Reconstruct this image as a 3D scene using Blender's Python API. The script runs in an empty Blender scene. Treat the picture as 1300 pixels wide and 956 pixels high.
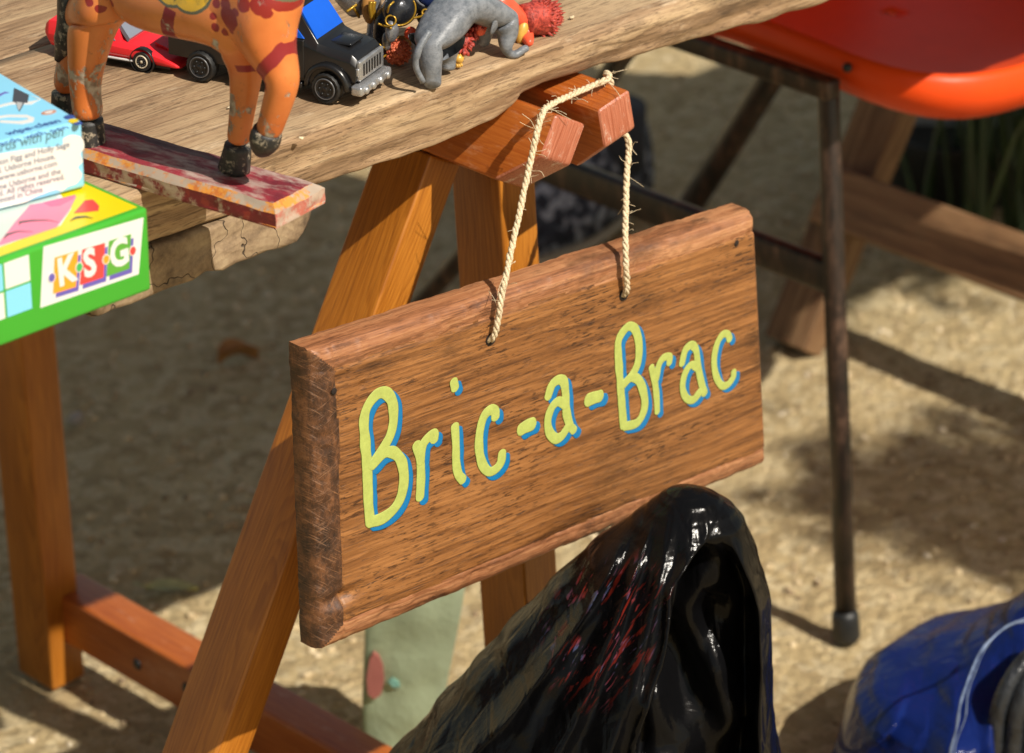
import bpy, bmesh, math, random
from math import sin, cos, tan, pi, radians, sqrt, atan2, exp
from mathutils import Vector, Matrix, noise, Euler

random.seed(7)
S = bpy.context.scene
COL = S.collection

# ---------------------------------------------------------------- camera
FPX, PITCH, YAW = 4500.0, radians(25.5), radians(44.5)      # focal length in photo pixels (photo 1300 wide)
CX, CY = 650.0, 433.0
FW = Vector((sin(YAW) * cos(PITCH), cos(YAW) * cos(PITCH), -sin(PITCH)))
RT = Vector((cos(YAW), -sin(YAW), 0))
UP = RT.cross(FW)
CAM = Vector((-1.332, -1.414, 1.479))
cd = bpy.data.cameras.new('camera')
cam = bpy.data.objects.new('camera', cd)
COL.objects.link(cam)
cam.matrix_world = Matrix((RT, UP, -FW)).transposed().to_4x4()
cam.location = CAM
cd.sensor_width = 36.0
cd.lens = FPX / 1300 * 36
cd.shift_y = -45 / 1300
cd.clip_end = 200
cd.clip_start = 0.05
cd.dof.use_dof = True
cd.dof.focus_distance = 2.04
cd.dof.aperture_fstop = 11
S.camera = cam

# ---------------------------------------------------------------- light
SUN_EL, SUN_AZ = radians(47.5), radians(2.0)               # sun stands over -Y, slightly to +X
w = bpy.data.worlds.new('World')
S.world = w
w.use_nodes = True
nt = w.node_tree
bg = nt.nodes['Background']
sky = nt.nodes.new('ShaderNodeTexSky')
sky.sky_type = 'NISHITA'
sky.sun_disc = False
sky.sun_elevation = SUN_EL
sky.sun_rotation = pi - SUN_AZ
wb = nt.nodes.new('ShaderNodeMix'); wb.data_type = 'RGBA'; wb.blend_type = 'MULTIPLY'          # camera white balance
wb.inputs[0].default_value = 1.0
wb.inputs[7].default_value = (1.08, .88, .62, 1)
nt.links.new(sky.outputs[0], wb.inputs[6])
nt.links.new(wb.outputs[2], bg.inputs[0])
bg.inputs[1].default_value = 0.095
sl = bpy.data.lights.new('sun', 'SUN')
sl.energy = 4.9
sl.angle = radians(0.53)
sl.color = (1.0, 0.93, 0.82)
so = bpy.data.objects.new('sun', sl)
COL.objects.link(so)
SUNV = Vector((sin(SUN_AZ) * cos(SUN_EL), -cos(SUN_AZ) * cos(SUN_EL), sin(SUN_EL)))
so.rotation_euler = SUNV.to_track_quat('Z', 'Y').to_euler()
so.location = (0, -3, 4)
S.view_settings.view_transform = 'Standard'
S.view_settings.look = 'None'
S.view_settings.exposure = 0.18
S.view_settings.gamma = 1.0

# ---------------------------------------------------------------- where things stand
def ray(px, py):
    return FW + RT * ((px - CX) / FPX) - UP * ((py - CY) / FPX)
def at(px, py, ax, v):
    r = ray(px, py)
    i = 'xyz'.index(ax)
    return CAM + r * ((v - CAM[i]) / r[i])
def hit(px, py, p, n):
    r = ray(px, py)
    return CAM + r * ((Vector(p) - CAM).dot(n) / r.dot(n))

# ---------------------------------------------------------------- materials
class NT:
    def __init__(s, name):
        s.m = bpy.data.materials.new(name)
        s.m.use_nodes = True
        s.t = s.m.node_tree
        s.b = s.t.nodes['Principled BSDF']
        s.co = s.t.nodes.new('ShaderNodeTexCoord').outputs['Object']
    def n(s, typ, **kw):
        o = s.t.nodes.new(typ)
        for k, v in kw.items():
            setattr(o, k, v)
        return o
    def put(s, sock, v):
        if hasattr(v, 'links') or isinstance(v, bpy.types.NodeSocket):
            s.t.links.new(v, sock)
        else:
            sock.default_value = v
    def mp(s, sc=(1, 1, 1), loc=(0, 0, 0), rot=(0, 0, 0), co=None):
        o = s.n('ShaderNodeMapping')
        s.put(o.inputs[0], co or s.co)
        o.inputs['Scale'].default_value = sc
        o.inputs['Location'].default_value = loc
        o.inputs['Rotation'].default_value = rot
        return o.outputs[0]
    def noise(s, co=None, sc=5, det=4, ro=.55, dist=0, col=False):
        o = s.n('ShaderNodeTexNoise')
        s.put(o.inputs['Vector'], co or s.co)
        o.inputs['Scale'].default_value = sc
        o.inputs['Detail'].default_value = det
        o.inputs['Roughness'].default_value = ro
        o.inputs['Distortion'].default_value = dist
        return o.outputs['Color' if col else 'Fac']
    def voro(s, co=None, sc=5, feat='F1', col=False, rnd=1):
        o = s.n('ShaderNodeTexVoronoi', feature=feat)
        s.put(o.inputs['Vector'], co or s.co)
        o.inputs['Scale'].default_value = sc
        o.inputs['Randomness'].default_value = rnd
        return o.outputs['Color' if col else 'Distance']
    def ramp(s, f, stops):
        o = s.n('ShaderNodeValToRGB')
        e = o.color_ramp.elements
        while len(e) < len(stops):
            e.new(.5)
        for i, (p, c) in enumerate(stops):
            e[i].position = p
            if isinstance(c, (int, float)):
                c = (c, c, c)
            e[i].color = (*c[:3], 1)
        s.put(o.inputs[0], f)
        return o.outputs[0]
    def mix(s, f, a, b, mode='MIX'):
        o = s.n('ShaderNodeMix', data_type='RGBA', blend_type=mode)
        s.put(o.inputs[0], f)
        for k, v in ((6, a), (7, b)):
            if isinstance(v, (tuple, list)):
                v = (*v[:3], 1)
            s.put(o.inputs[k], v)
        return o.outputs[2]
    def math(s, op, a, b=0.0, c=None, clamp=False):
        o = s.n('ShaderNodeMath', operation=op, use_clamp=clamp)
        s.put(o.inputs[0], a)
        s.put(o.inputs[1], b)
        if c is not None:
            s.put(o.inputs[2], c)
        return o.outputs[0]
    def vm(s, op, a, b=None):
        o = s.n('ShaderNodeVectorMath', operation=op)
        s.put(o.inputs[0], a)
        if b is not None:
            s.put(o.inputs[1], b)
        return o.outputs['Value' if op in ('LENGTH', 'DISTANCE', 'DOT_PRODUCT') else 'Vector']
    def sep(s, v):
        o = s.n('ShaderNodeSeparateXYZ')
        s.put(o.inputs[0], v)
        return o.outputs
    def bump(s, h, st=.3, dist=.001, prev=None):
        o = s.n('ShaderNodeBump')
        o.inputs['Strength'].default_value = st
        o.inputs['Distance'].default_value = dist
        s.put(o.inputs['Height'], h)
        if prev is not None:
            s.put(o.inputs['Normal'], prev)
        return o.outputs[0]
    def out(s, col=None, rough=.5, normal=None, **kw):
        if col is not None:
            s.put(s.b.inputs['Base Color'], (*col[:3], 1) if isinstance(col, (tuple, list)) else col)
        s.put(s.b.inputs['Roughness'], rough)
        if normal is not None:
            s.put(s.b.inputs['Normal'], normal)
        for k, v in kw.items():
            s.put(s.b.inputs[k.replace('_', ' ')], v)
        return s.m

def plain(name, col, rough=.5, var=.12, sc=60, bump=.15, bd=.0003, **kw):
    t = NT(name)
    n = t.noise(sc=sc, det=5)
    c = t.mix(t.math('MULTIPLY', n, 1.0), tuple(x * (1 - var * 1.6) for x in col), tuple(min(1, x * (1 + var)) for x in col))
    n2 = t.noise(sc=sc * 4, det=3)
    return t.out(c, t.math('MULTIPLY_ADD', n, .2, rough - .1), t.bump(n2, bump, bd), **kw)

def wood(name, dark, mid, light, rough=.6, coat=0.0, ring=260.0, fib=1.0, wear=None, worn_amt=.5, bumpd=.0006, centre=(0, -.03, -.05), along='X', rings_w=.55, stain=0.0, gloss_var=.12, streak=0.0, wsc=1.0, ssc=1.0, fsc=1.0, dash=0.0):
    """procedural timber, the grain running along one object axis"""
    t = NT(name)
    rot = {'X': (0, 0, 0), 'Y': (0, 0, radians(-90)), 'Z': (0, radians(90), 0)}[along]
    co = t.mp(rot=rot)
    warp = t.noise(t.mp((3.5, 13, 13), co=co), sc=1, det=3, ro=.5, col=True)
    wv = t.n('ShaderNodeVectorMath', operation='SCALE')
    t.put(wv.inputs[0], warp)
    wv.inputs['Scale'].default_value = .055
    q = t.vm('ADD', t.mp((.25, 1, 1), loc=centre, co=co), wv.outputs[0])
    x, y, z = t.sep(q)[:3]
    r = t.math('SQRT', t.math('ADD', t.math('MULTIPLY', y, y), t.math('MULTIPLY', z, z)))
    fine = t.noise(t.mp((12, 160, 160), co=co), sc=1, det=5, ro=.65)
    rr = t.math('ADD', t.math('MULTIPLY', r, ring), t.math('MULTIPLY', fine, .5))
    saw = t.math('FRACT', rr)
    rg = t.ramp(saw, [(0, .25), (.12, .9), (.62, .62), (.9, .18), (1, .25)])
    fib_n = t.noise(t.mp((26 * fsc, 900 * fsc, 900 * fsc), co=co), sc=1, det=4, ro=.6)
    fb = t.ramp(fib_n, [(.3, 0), (.62, 1)])
    f = t.mix(rings_w, fb, rg)
    big = t.noise(t.mp((6, 30, 30), co=co), sc=1, det=4)
    f = t.mix(.35, f, t.ramp(big, [(.3, 0), (.7, 1)]))
    c = t.ramp(f, [(.12, dark), (.5, mid), (.85, light)])
    if stain:
        sn = t.noise(t.mp((7, 22, 22), loc=(3, 1, 2), co=co), sc=1, det=6, ro=.7)
        c = t.mix(t.math('MULTIPLY', t.ramp(sn, [(.55, 0), (.68, 1)]), stain), c, tuple(v * .35 for v in dark))
    if wear is not None:
        wn = t.noise(t.mp((18 * wsc, 55 * wsc, 55 * wsc), co=co), sc=1, det=8, ro=.75)
        c = t.mix(t.math('MULTIPLY', t.ramp(wn, [(.56, 0), (.66, 1)]), worn_amt), c, wear)
    if streak:
        st = t.noise(t.mp((7 * ssc, 260 * ssc, 260 * ssc), loc=(1, 0, 4), co=co), sc=1, det=5, ro=.7, dist=.4)
        zone = t.ramp(t.noise(t.mp((4, 18, 18), loc=(9, 0, 0), co=co), sc=1, det=2), [(.35, .25), (.65, 1)])
        sm = t.math('MULTIPLY', t.math('MULTIPLY', t.ramp(st, [(.52, 0), (.60, 1)]), zone), streak)
        c = t.mix(sm, c, tuple(v * .8 for v in dark))
    if dash:
        dn = t.noise(t.mp((95, 640, 640), loc=(2, 7, 0), co=co), sc=1, det=3, ro=.6)
        dz = t.ramp(t.noise(t.mp((14, 40, 40), loc=(5, 0, 3), co=co), sc=1, det=3), [(.38, .1), (.6, 1)])
        c = t.mix(t.math('MULTIPLY', t.math('MULTIPLY', t.ramp(dn, [(.54, 0), (.60, 1)]), dz), dash), c, tuple(v * .6 for v in dark))
    # pores
    pn = t.noise(t.mp((60, 1300, 1300), co=co), sc=1, det=2)
    pore = t.ramp(pn, [(.62, 0), (.72, 1)])
    c = t.mix(t.math('MULTIPLY', pore, .45 * fib), c, tuple(v * .45 for v in dark))
    h = t.math('SUBTRACT', t.math('MULTIPLY', f, .6), t.math('MULTIPLY', pore, .5))
    nb = t.bump(h, .55 * fib, bumpd)
    rv = t.math('MULTIPLY_ADD', big, gloss_var, rough - gloss_var / 2)
    return t.out(c, rv, nb, Coat_Weight=coat, Coat_Roughness=.25)

M = {}
M['plank'] = wood('weathered_plank_wood', (.13, .072, .034), (.33, .21, .115), (.50, .355, .205), rough=.75, ring=52, wear=(.62, .48, .32), worn_amt=.5, bumpd=.0014, centre=(0, .05, .035), stain=.7, fib=1.2, streak=.85, ssc=1.7, fsc=.5, rings_w=.68, dash=.5)
M['batten'] = wood('grey_end_grain_wood', (.12, .08, .045), (.28, .19, .10), (.42, .30, .17), rough=.8, ring=120, wear=(.36, .30, .21), worn_amt=.6, bumpd=.0015, centre=(0, -.02, -.03), along='Y', stain=.5)
M['varn'] = wood('orange_varnished_pine', (.18, .052, .005), (.36, .118, .010), (.50, .185, .020), rough=.44, coat=.15, streak=.3, ring=330, bumpd=.0003, fib=.5, along='Z', rings_w=.45)
M['varnbeam'] = wood('red_brown_varnished_beam', (.22, .042, .006), (.36, .086, .012), (.47, .135, .022), rough=.38, coat=.2, ring=240, bumpd=.0003, fib=.4, wear=(.62, .34, .20), worn_amt=.4, rings_w=.35, wsc=1.6)
M['varnend'] = wood('scuffed_beam_end', (.30, .07, .03), (.42, .13, .07), (.52, .20, .12), rough=.4, coat=.25, ring=300, bumpd=.0006, wear=(.70, .58, .48), worn_amt=.95, rings_w=.2, along='Z', wsc=2.6)
M['oldwood'] = wood('brown_weathered_rail_wood', (.07, .032, .013), (.16, .08, .033), (.30, .18, .085), rough=.7, ring=90, bumpd=.001, along='Z', stain=.3)
M['railwood'] = wood('knotty_rail_wood', (.09, .042, .018), (.22, .115, .05), (.36, .21, .10), rough=.65, ring=70, bumpd=.001, along='X', stain=.4)
M['sign'] = wood('oiled_oak_sign', (.058, .020, .007), (.225, .088, .024), (.37, .160, .050), rough=.5, coat=.0, ring=95, bumpd=.0008, fib=1.3, centre=(.02, -.05, .10), rings_w=.45, stain=.75, streak=.6, ssc=2.6, fsc=.55, dash=.85)

def sign_edge():
    t = NT('charred_end_grain')
    co = t.mp((1, 1, 1))
    a = t.noise(t.mp((900, 60, 70), co=t.mp(rot=(0, radians(55), 0))), sc=1, det=4, ro=.7)
    b = t.noise(t.mp((760, 60, 60), co=t.mp(rot=(0, radians(-50), 0))), sc=1, det=4, ro=.7)
    big = t.noise(t.mp((1.6, 1, .7)), sc=60, det=8, ro=.8)
    lines = t.math('MAXIMUM', t.ramp(a, [(.56, 0), (.66, 1)]), t.ramp(b, [(.58, 0), (.68, 1)]))
    base = t.ramp(big, [(.36, (.018, .009, .006)), (.50, (.075, .031, .014)), (.64, (.21, .086, .034))])
    c = t.mix(t.math('MULTIPLY', lines, .42), base, (.42, .20, .085))
    return t.out(c, .5, t.bump(t.math('ADD', big, t.math('MULTIPLY', lines, .25)), .7, .0012))
M['signend'] = sign_edge()
M['signtrim'] = wood('worn_oak_edge', (.09, .030, .012), (.31, .125, .052), (.46, .225, .105), rough=.5, coat=.05, streak=.5, ring=110, bumpd=.001, fib=.8, wear=(.04, .018, .01), worn_amt=.75, stain=.7, rings_w=.5)
M['yel'] = plain('yellow_green_sign_paint', (.42, .49, .12), .55, .16, 260, .6, .0003)
M['blu'] = plain('blue_sign_paint', (.002, .17, .42), .42, .1, 300, .4, .0003)

def rope_mat():
    t = NT('sisal_fibre')
    n = t.noise(t.mp((1, 1, 1)), sc=900, det=3)
    c = t.ramp(n, [(.3, (.42, .31, .17)), (.6, (.72, .61, .42)), (.8, (.85, .76, .58))])
    return t.out(c, .75, t.bump(n, .6, .0004))
M['rope'] = rope_mat()
M['black'] = plain('black_plastic_trim', (.012, .012, .013), .35, .2, 80)
def tube_mat():
    t = NT('black_brown_worn_tube')
    n = t.noise(t.mp((1, 1, .35)), sc=70, det=6, ro=.7)
    c = t.ramp(n, [(.40, (.010, .008, .007)), (.55, (.035, .020, .014)), (.66, (.11, .062, .040))])
    return t.out(c, .42, t.bump(n, .4, .0006))
M['metal'] = tube_mat()
M['rubber'] = plain('grey_black_rubber', (.016, .017, .017), .5, .3, 90)

def ground_mat():
    t = NT('sandy_gravel_ground')
    big = t.noise(sc=2.2, det=5, ro=.6)
    mid = t.noise(sc=16, det=6, ro=.65)
    fine = t.noise(sc=190, det=5, ro=.8)
    v = t.voro(sc=80, col=True)
    vs = t.sep(v)[0]
    c = t.ramp(mid, [(.3, (.42, .30, .14)), (.5, (.66, .51, .26)), (.7, (.80, .66, .38))])
    c = t.mix(.62, c, t.ramp(vs, [(0, (.30, .20, .09)), (.5, (.64, .49, .25)), (1, (.86, .73, .47))]))
    c = t.mix(t.ramp(fine, [(.50, 0), (.66, .8)]), c, (.32, .22, .105))
    c = t.mix(t.ramp(big, [(.35, 0), (.7, .45)]), c, (.50, .38, .20))
    h = t.math('ADD', t.math('MULTIPLY', t.voro(sc=95), -1.0), fine)
    return t.out(c, .9, t.bump(h, .9, .006))
M['ground'] = ground_mat()
M['stone'] = None
def stone_mat():
    t = NT('mixed_gravel_stones')
    v = t.voro(sc=60, col=True)
    x = t.sep(v)[0]
    c = t.ramp(x, [(0, (.20, .14, .08)), (.35, (.46, .35, .20)), (.7, (.62, .49, .29)), (1, (.66, .57, .42))])
    return t.out(c, .85, t.bump(t.noise(sc=300), .3, .001))
M['stone'] = stone_mat()

# ---------------------------------------------------------------- object helpers
def prop(o, label=None, cat=None, group=None, kind=None):
    if label: o['label'] = label
    if cat: o['category'] = cat
    if group: o['group'] = group
    if kind: o['kind'] = kind
    return o
def wm(o):
    return wm(o.parent) @ o.matrix_basis if o.parent else o.matrix_basis.copy()
def thing(name, label, cat, loc=(0, 0, 0), group=None):
    o = bpy.data.objects.new(name, None)
    COL.objects.link(o)
    o.location = loc
    o.empty_display_size = .02
    return prop(o, label, cat, group)
def link(name, me, mats, parent=None, Mx=None, label=None, kind=None):
    """link a mesh whose vertices are in the local frame Mx (world frame when None)"""
    o = bpy.data.objects.new(name, me)
    COL.objects.link(o)
    if not isinstance(mats, (list, tuple)):
        mats = [mats]
    if not me.materials:
        for m in mats:
            me.materials.append(m)
    Mx = Mx or Matrix.Identity(4)
    if parent:
        o.parent = parent
        o.matrix_basis = wm(parent).inverted() @ Mx
    else:
        o.matrix_basis = Mx
    return prop(o, label, kind=kind)
def mesh(verts, faces, smooth=True, mi=None):
    me = bpy.data.meshes.new('m')
    me.from_pydata([tuple(v) for v in verts], [], faces)
    if mi:
        me.polygons.foreach_set('material_index', mi)
    me.polygons.foreach_set('use_smooth', [smooth] * len(me.polygons))
    me.update()
    return me
def from_bm(bm, smooth=True):
    me = bpy.data.meshes.new('m')
    bmesh.ops.recalc_face_normals(bm, faces=bm.faces)
    bm.to_mesh(me)
    bm.free()
    me.polygons.foreach_set('use_smooth', [smooth] * len(me.polygons))
    return me
def autosmooth(o, ang=35):
    me = o.data
    bm = bmesh.new(); bm.from_mesh(me)
    for e in bm.edges:
        if len(e.link_faces) == 2 and e.calc_face_angle(0) > radians(ang):
            e.smooth = False
    bm.to_mesh(me); bm.free()
    return o
def bevelled(bm, w, seg=2, ang=30):
    es = [e for e in bm.edges if len(e.link_faces) == 2 and e.calc_face_angle(0) > radians(ang)]
    bmesh.ops.bevel(bm, geom=es, offset=w, segments=seg, profile=.6, affect='EDGES', clamp_overlap=True)
def box_bm(a, b, bev=.001, seg=2):
    bm = bmesh.new()
    bmesh.ops.create_cube(bm, size=1)
    a, b = Vector(a), Vector(b)
    for v in bm.verts:
        v.co = Vector((a[i] + (b[i] - a[i]) * (v.co[i] + .5) for i in range(3)))
    if bev:
        bevelled(bm, bev, seg)
    return bm
def wobble(bm, amp, sc, seed=0):
    for v in bm.verts:
        v.co += noise.noise_vector(v.co * sc + Vector((seed, 3.1 * seed, 0))) * amp
def frame(o, x, z):
    """matrix with origin o, local X along x, local Z near z"""
    x = Vector(x).normalized()
    z = Vector(z)
    y = z.cross(x).normalized()
    z = x.cross(y).normalized()
    m = Matrix((x, y, z)).transposed().to_4x4()
    m.translation = o
    return m
def prism(poly, t0, t1, bev=0.0, seg=1):
    """polygon in local x,z extruded along local y"""
    bm = bmesh.new()
    a = [bm.verts.new((p[0], t0, p[1])) for p in poly]
    b = [bm.verts.new((p[0], t1, p[1])) for p in poly]
    n = len(poly)
    bm.faces.new(a); bm.faces.new(b[::-1])
    for i in range(n):
        bm.faces.new((a[i], b[i], b[(i + 1) % n], a[(i + 1) % n]))
    bmesh.ops.recalc_face_normals(bm, faces=bm.faces)
    if bev:
        bevelled(bm, bev, seg)
    return bm
def catmull(pts, n=6):
    P = [Vector(p) for p in pts]
    P = [P[0] * 2 - P[1]] + P + [P[-1] * 2 - P[-2]]
    out = []
    for i in range(1, len(P) - 2):
        for k in range(n):
            t = k / n
            out.append(.5 * ((2 * P[i]) + (P[i + 1] - P[i - 1]) * t + (2 * P[i - 1] - 5 * P[i] + 4 * P[i + 1] - P[i + 2]) * t * t + (3 * P[i] - P[i - 1] - 3 * P[i + 1] + P[i + 2]) * t ** 3))
    out.append(P[-2])
    return out
def tube(pts, rad, seg=10, cap=True, flat=None):
    """swept tube; rad a number or list; flat=(normal, factor) squashes it along that normal"""
    pts = [Vector(p) for p in pts]
    n = len(pts)
    if not isinstance(rad, (list, tuple)):
        rad = [rad] * n
    vs, fs = [], []
    up = None
    for i, p in enumerate(pts):
        d = (pts[min(i + 1, n - 1)] - pts[max(i - 1, 0)]).normalized()
        if flat:
            up = (flat[0] - d * flat[0].dot(d)).normalized()
        elif up is None:
            up = d.orthogonal().normalized()
        else:
            up = (up - d * up.dot(d)).normalized()
        sd = d.cross(up)
        k = flat[1] if flat else 1
        for j in range(seg):
            a = 2 * pi * j / seg
            vs.append(p + sd * cos(a) * rad[i] + up * sin(a) * (k if flat else rad[i]))
    for i in range(n - 1):
        for j in range(seg):
            a, b = i * seg + j, i * seg + (j + 1) % seg
            fs.append((a, b, b + seg, a + seg))
    if cap:
        fs.append(tuple(range(seg))[::-1])
        fs.append(tuple(range((n - 1) * seg, n * seg)))
    return vs, fs
def join(parts):
    V, F = [], []
    for v, f in parts:
        o = len(V)
        V += list(v)
        F += [tuple(i + o for i in q) for q in f]
    return V, F
def ball(c, r, seg=16, rings=10, rot=None, amp=0, sc=100, seed=0):
    c = Vector(c)
    if isinstance(r, (int, float)): r = (r, r, r)
    vs, fs = [], []
    for i in range(1, rings):
        th = pi * i / rings
        for j in range(seg):
            ph = 2 * pi * j / seg
            v = Vector((r[0] * sin(th) * cos(ph), r[1] * sin(th) * sin(ph), r[2] * cos(th)))
            if rot: v = rot @ v
            v = c + v
            if amp: v += noise.noise_vector(v * sc + Vector((seed, 0, 0))) * amp
            vs.append(v)
    top = len(vs); z = Vector((0, 0, r[2]))
    if rot: z = rot @ z
    vs += [c + z, c - z]
    for i in range(rings - 2):
        for j in range(seg):
            a, b = i * seg + j, i * seg + (j + 1) % seg
            fs.append((a, a + seg, b + seg, b))
    for j in range(seg):
        fs.append((top, j, (j + 1) % seg))
        fs.append((top + 1, (rings - 2) * seg + (j + 1) % seg, (rings - 2) * seg + j))
    return vs, fs
def loft(rings, close=True):
    n = len(rings[0])
    vs = [Vector(p) for r in rings for p in r]
    fs = []
    for i in range(len(rings) - 1):
        for j in range(n):
            a, b = i * n + j, i * n + (j + 1) % n
            fs.append((a, b, b + n, a + n))
    if close:
        fs.append(tuple(range(n))[::-1]); fs.append(tuple(range((len(rings) - 1) * n, len(rings) * n)))
    return vs, fs
def fix(me):
    bm = bmesh.new(); bm.from_mesh(me)
    bmesh.ops.recalc_face_normals(bm, faces=bm.faces)
    bm.to_mesh(me); bm.free()
    return me
def skin(name, nodes, edges, mat, parent, Mx=None, sub=2, root=0, label=None):
    """one continuous body: nodes = [(pos, radius)], grown with a Skin modifier, applied through the depsgraph"""
    me = bpy.data.meshes.new('sk')
    me.from_pydata([tuple(p) for p, r in nodes], edges, [])
    tmp = bpy.data.objects.new('tmp', me)
    COL.objects.link(tmp)
    tmp.modifiers.new('s', 'SKIN')
    sd = me.skin_vertices[0].data
    for i, (p, r) in enumerate(nodes):
        sd[i].radius = (r, r) if isinstance(r, (int, float)) else r
        sd[i].use_root = i == root
    md = tmp.modifiers.new('u', 'SUBSURF')
    md.levels = md.render_levels = sub
    dg = bpy.context.evaluated_depsgraph_get()
    dg.update()
    m2 = bpy.data.meshes.new_from_object(tmp.evaluated_get(dg))
    bpy.data.objects.remove(tmp)
    m2.polygons.foreach_set('use_smooth', [True] * len(m2.polygons))
    m2.materials.clear()
    return link(name, m2, mat, parent, Mx, label)
def text_mesh(s, size, depth=.0001, bold=0.0):
    cu = bpy.data.curves.new('t', 'FONT')
    cu.body = s
    cu.size = size
    cu.extrude = depth
    cu.offset = bold
    cu.align_x = 'LEFT'
    cu.resolution_u = 3
    tmp = bpy.data.objects.new('tmp', cu)
    COL.objects.link(tmp)
    dg = bpy.context.evaluated_depsgraph_get()
    dg.update()
    me = bpy.data.meshes.new_from_object(tmp.evaluated_get(dg))
    bpy.data.objects.remove(tmp)
    me.materials.clear()
    return me
# ================================================================ ground
def axis(lo, a, b, hi, step):
    out, v = [], a
    while v < b: out.append(v); v += step
    out.append(b)
    s, v = step, b
    while v < hi: s *= 1.35; v += s; out.append(min(v, hi))
    s, v, pre = step, a, []
    while v > lo: s *= 1.35; v -= s; pre.append(max(v, lo))
    return pre[::-1] + out
gx, gy = axis(-30, -.1, 2.3, 40, .012), axis(-30, -.3, 1.9, 40, .012)
def gz(x, y):
    p = Vector((x, y, 0))
    k = max(0, 1 - max(0, abs(x - 1) - 3) / 6)
    return -.004 + (noise.noise(p * 3) * .004 + noise.noise(p * 14) * .002 + noise.noise(p * 45) * .0016) * k
gv = [(x, y, gz(x, y)) for y in gy for x in gx]
nx = len(gx)
gf = [(j * nx + i, j * nx + i + 1, (j + 1) * nx + i + 1, (j + 1) * nx + i) for j in range(len(gy) - 1) for i in range(nx - 1)]
link('ground', mesh(gv, gf), M['ground'], kind='structure')

def stones(n, seed, rmin, rmax, area):
    rnd = random.Random(seed)
    ico = bmesh.new(); bmesh.ops.create_icosphere(ico, subdivisions=1, radius=1)
    iv = [v.co.copy() for v in ico.verts]; fc = [tuple(v.index for v in f.verts) for f in ico.faces]; ico.free()
    V, F = [], []
    for k in range(n):
        x, y = rnd.uniform(*area[0]), rnd.uniform(*area[1])
        r = rmin + (rmax - rmin) * rnd.random() ** 4
        rot = Euler((rnd.random() * 6, rnd.random() * 6, rnd.random() * 6)).to_matrix()
        sc = Vector((1, rnd.uniform(.6, 1), rnd.uniform(.4, .8)))
        o = len(V)
        for v in iv:
            q = rot @ Vector((v.x * sc.x, v.y * sc.y, v.z * sc.z)) * r * rnd.uniform(.85, 1.15)
            V.append((x + q.x, y + q.y, gz(x, y) + q.z * .7 + r * .12))
        F += [tuple(i + o for i in f) for f in fc]
    return mesh(V, F, False)
link('gravel', stones(16000, 3, .0012, .0065, ((-.05, 2.2), (-.25, 1.8))), M['stone'], kind='stuff')

def leaf(name, label, p, ang, L, W, col, curl):
    vs, fs = [], []
    n, m = 14, 6
    for i in range(n + 1):
        t = i / n
        hw = W * (sin(pi * t ** .8)) ** .8 + .0005
        for j in range(m + 1):
            s = j / m * 2 - 1
            vs.append((L * (t - .5), hw * s, .0025 + curl * (s * s) * .012 + .008 * sin(pi * t * 1.3) * curl - (.0015 if j == m // 2 else 0)))
    for i in range(n):
        for j in range(m):
            a = i * (m + 1) + j
            fs.append((a, a + 1, a + m + 2, a + m + 1))
    lo = [tuple(Vector(v) - Vector((0, 0, .0006))) for v in vs]
    k = len(vs)
    fs += [tuple(x + k for x in f)[::-1] for f in fs[:]]
    t = thing(name, label, 'leaf', p)
    mat = plain('leaf_' + name, col, .55, .35, 120, .4, .0008)
    o = link('blade', mesh(vs + lo, fs), mat, t, Matrix.Translation(p) @ Matrix.Rotation(ang, 4, 'Z'))
    q = link('stalk', fix(mesh(*tube([(-L * .5, 0, .006), (-L * .62, .003, .004), (-L * .72, .01, .003)], .0009, 6))), mat, t, Matrix.Translation(p) @ Matrix.Rotation(ang, 4, 'Z'))
leaf('fallen_leaf', 'curled orange brown dry leaf on the shaded ground left of the slanted trestle leg', at(303, 458, 'z', 0), radians(-10), .045, .011, (.36, .17, .045), .9)
leaf('fallen_leaf', 'pale green oval leaf lying flat on the ground above the trestle crossbar', at(218, 750, 'z', 0), radians(-42), .044, .0095, (.50, .49, .22), .2)
p = at(97, 538, 'z', 0)
prop(link('pebble', fix(mesh(*ball(p + Vector((0, 0, .005)), (.009, .007, .006), amp=.002, sc=150))), plain('pale_pebble', (.36, .32, .28), .7, .2, 200)), 'small pale grey pebble on the ground beside the left trestle leg', 'pebble')

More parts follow.
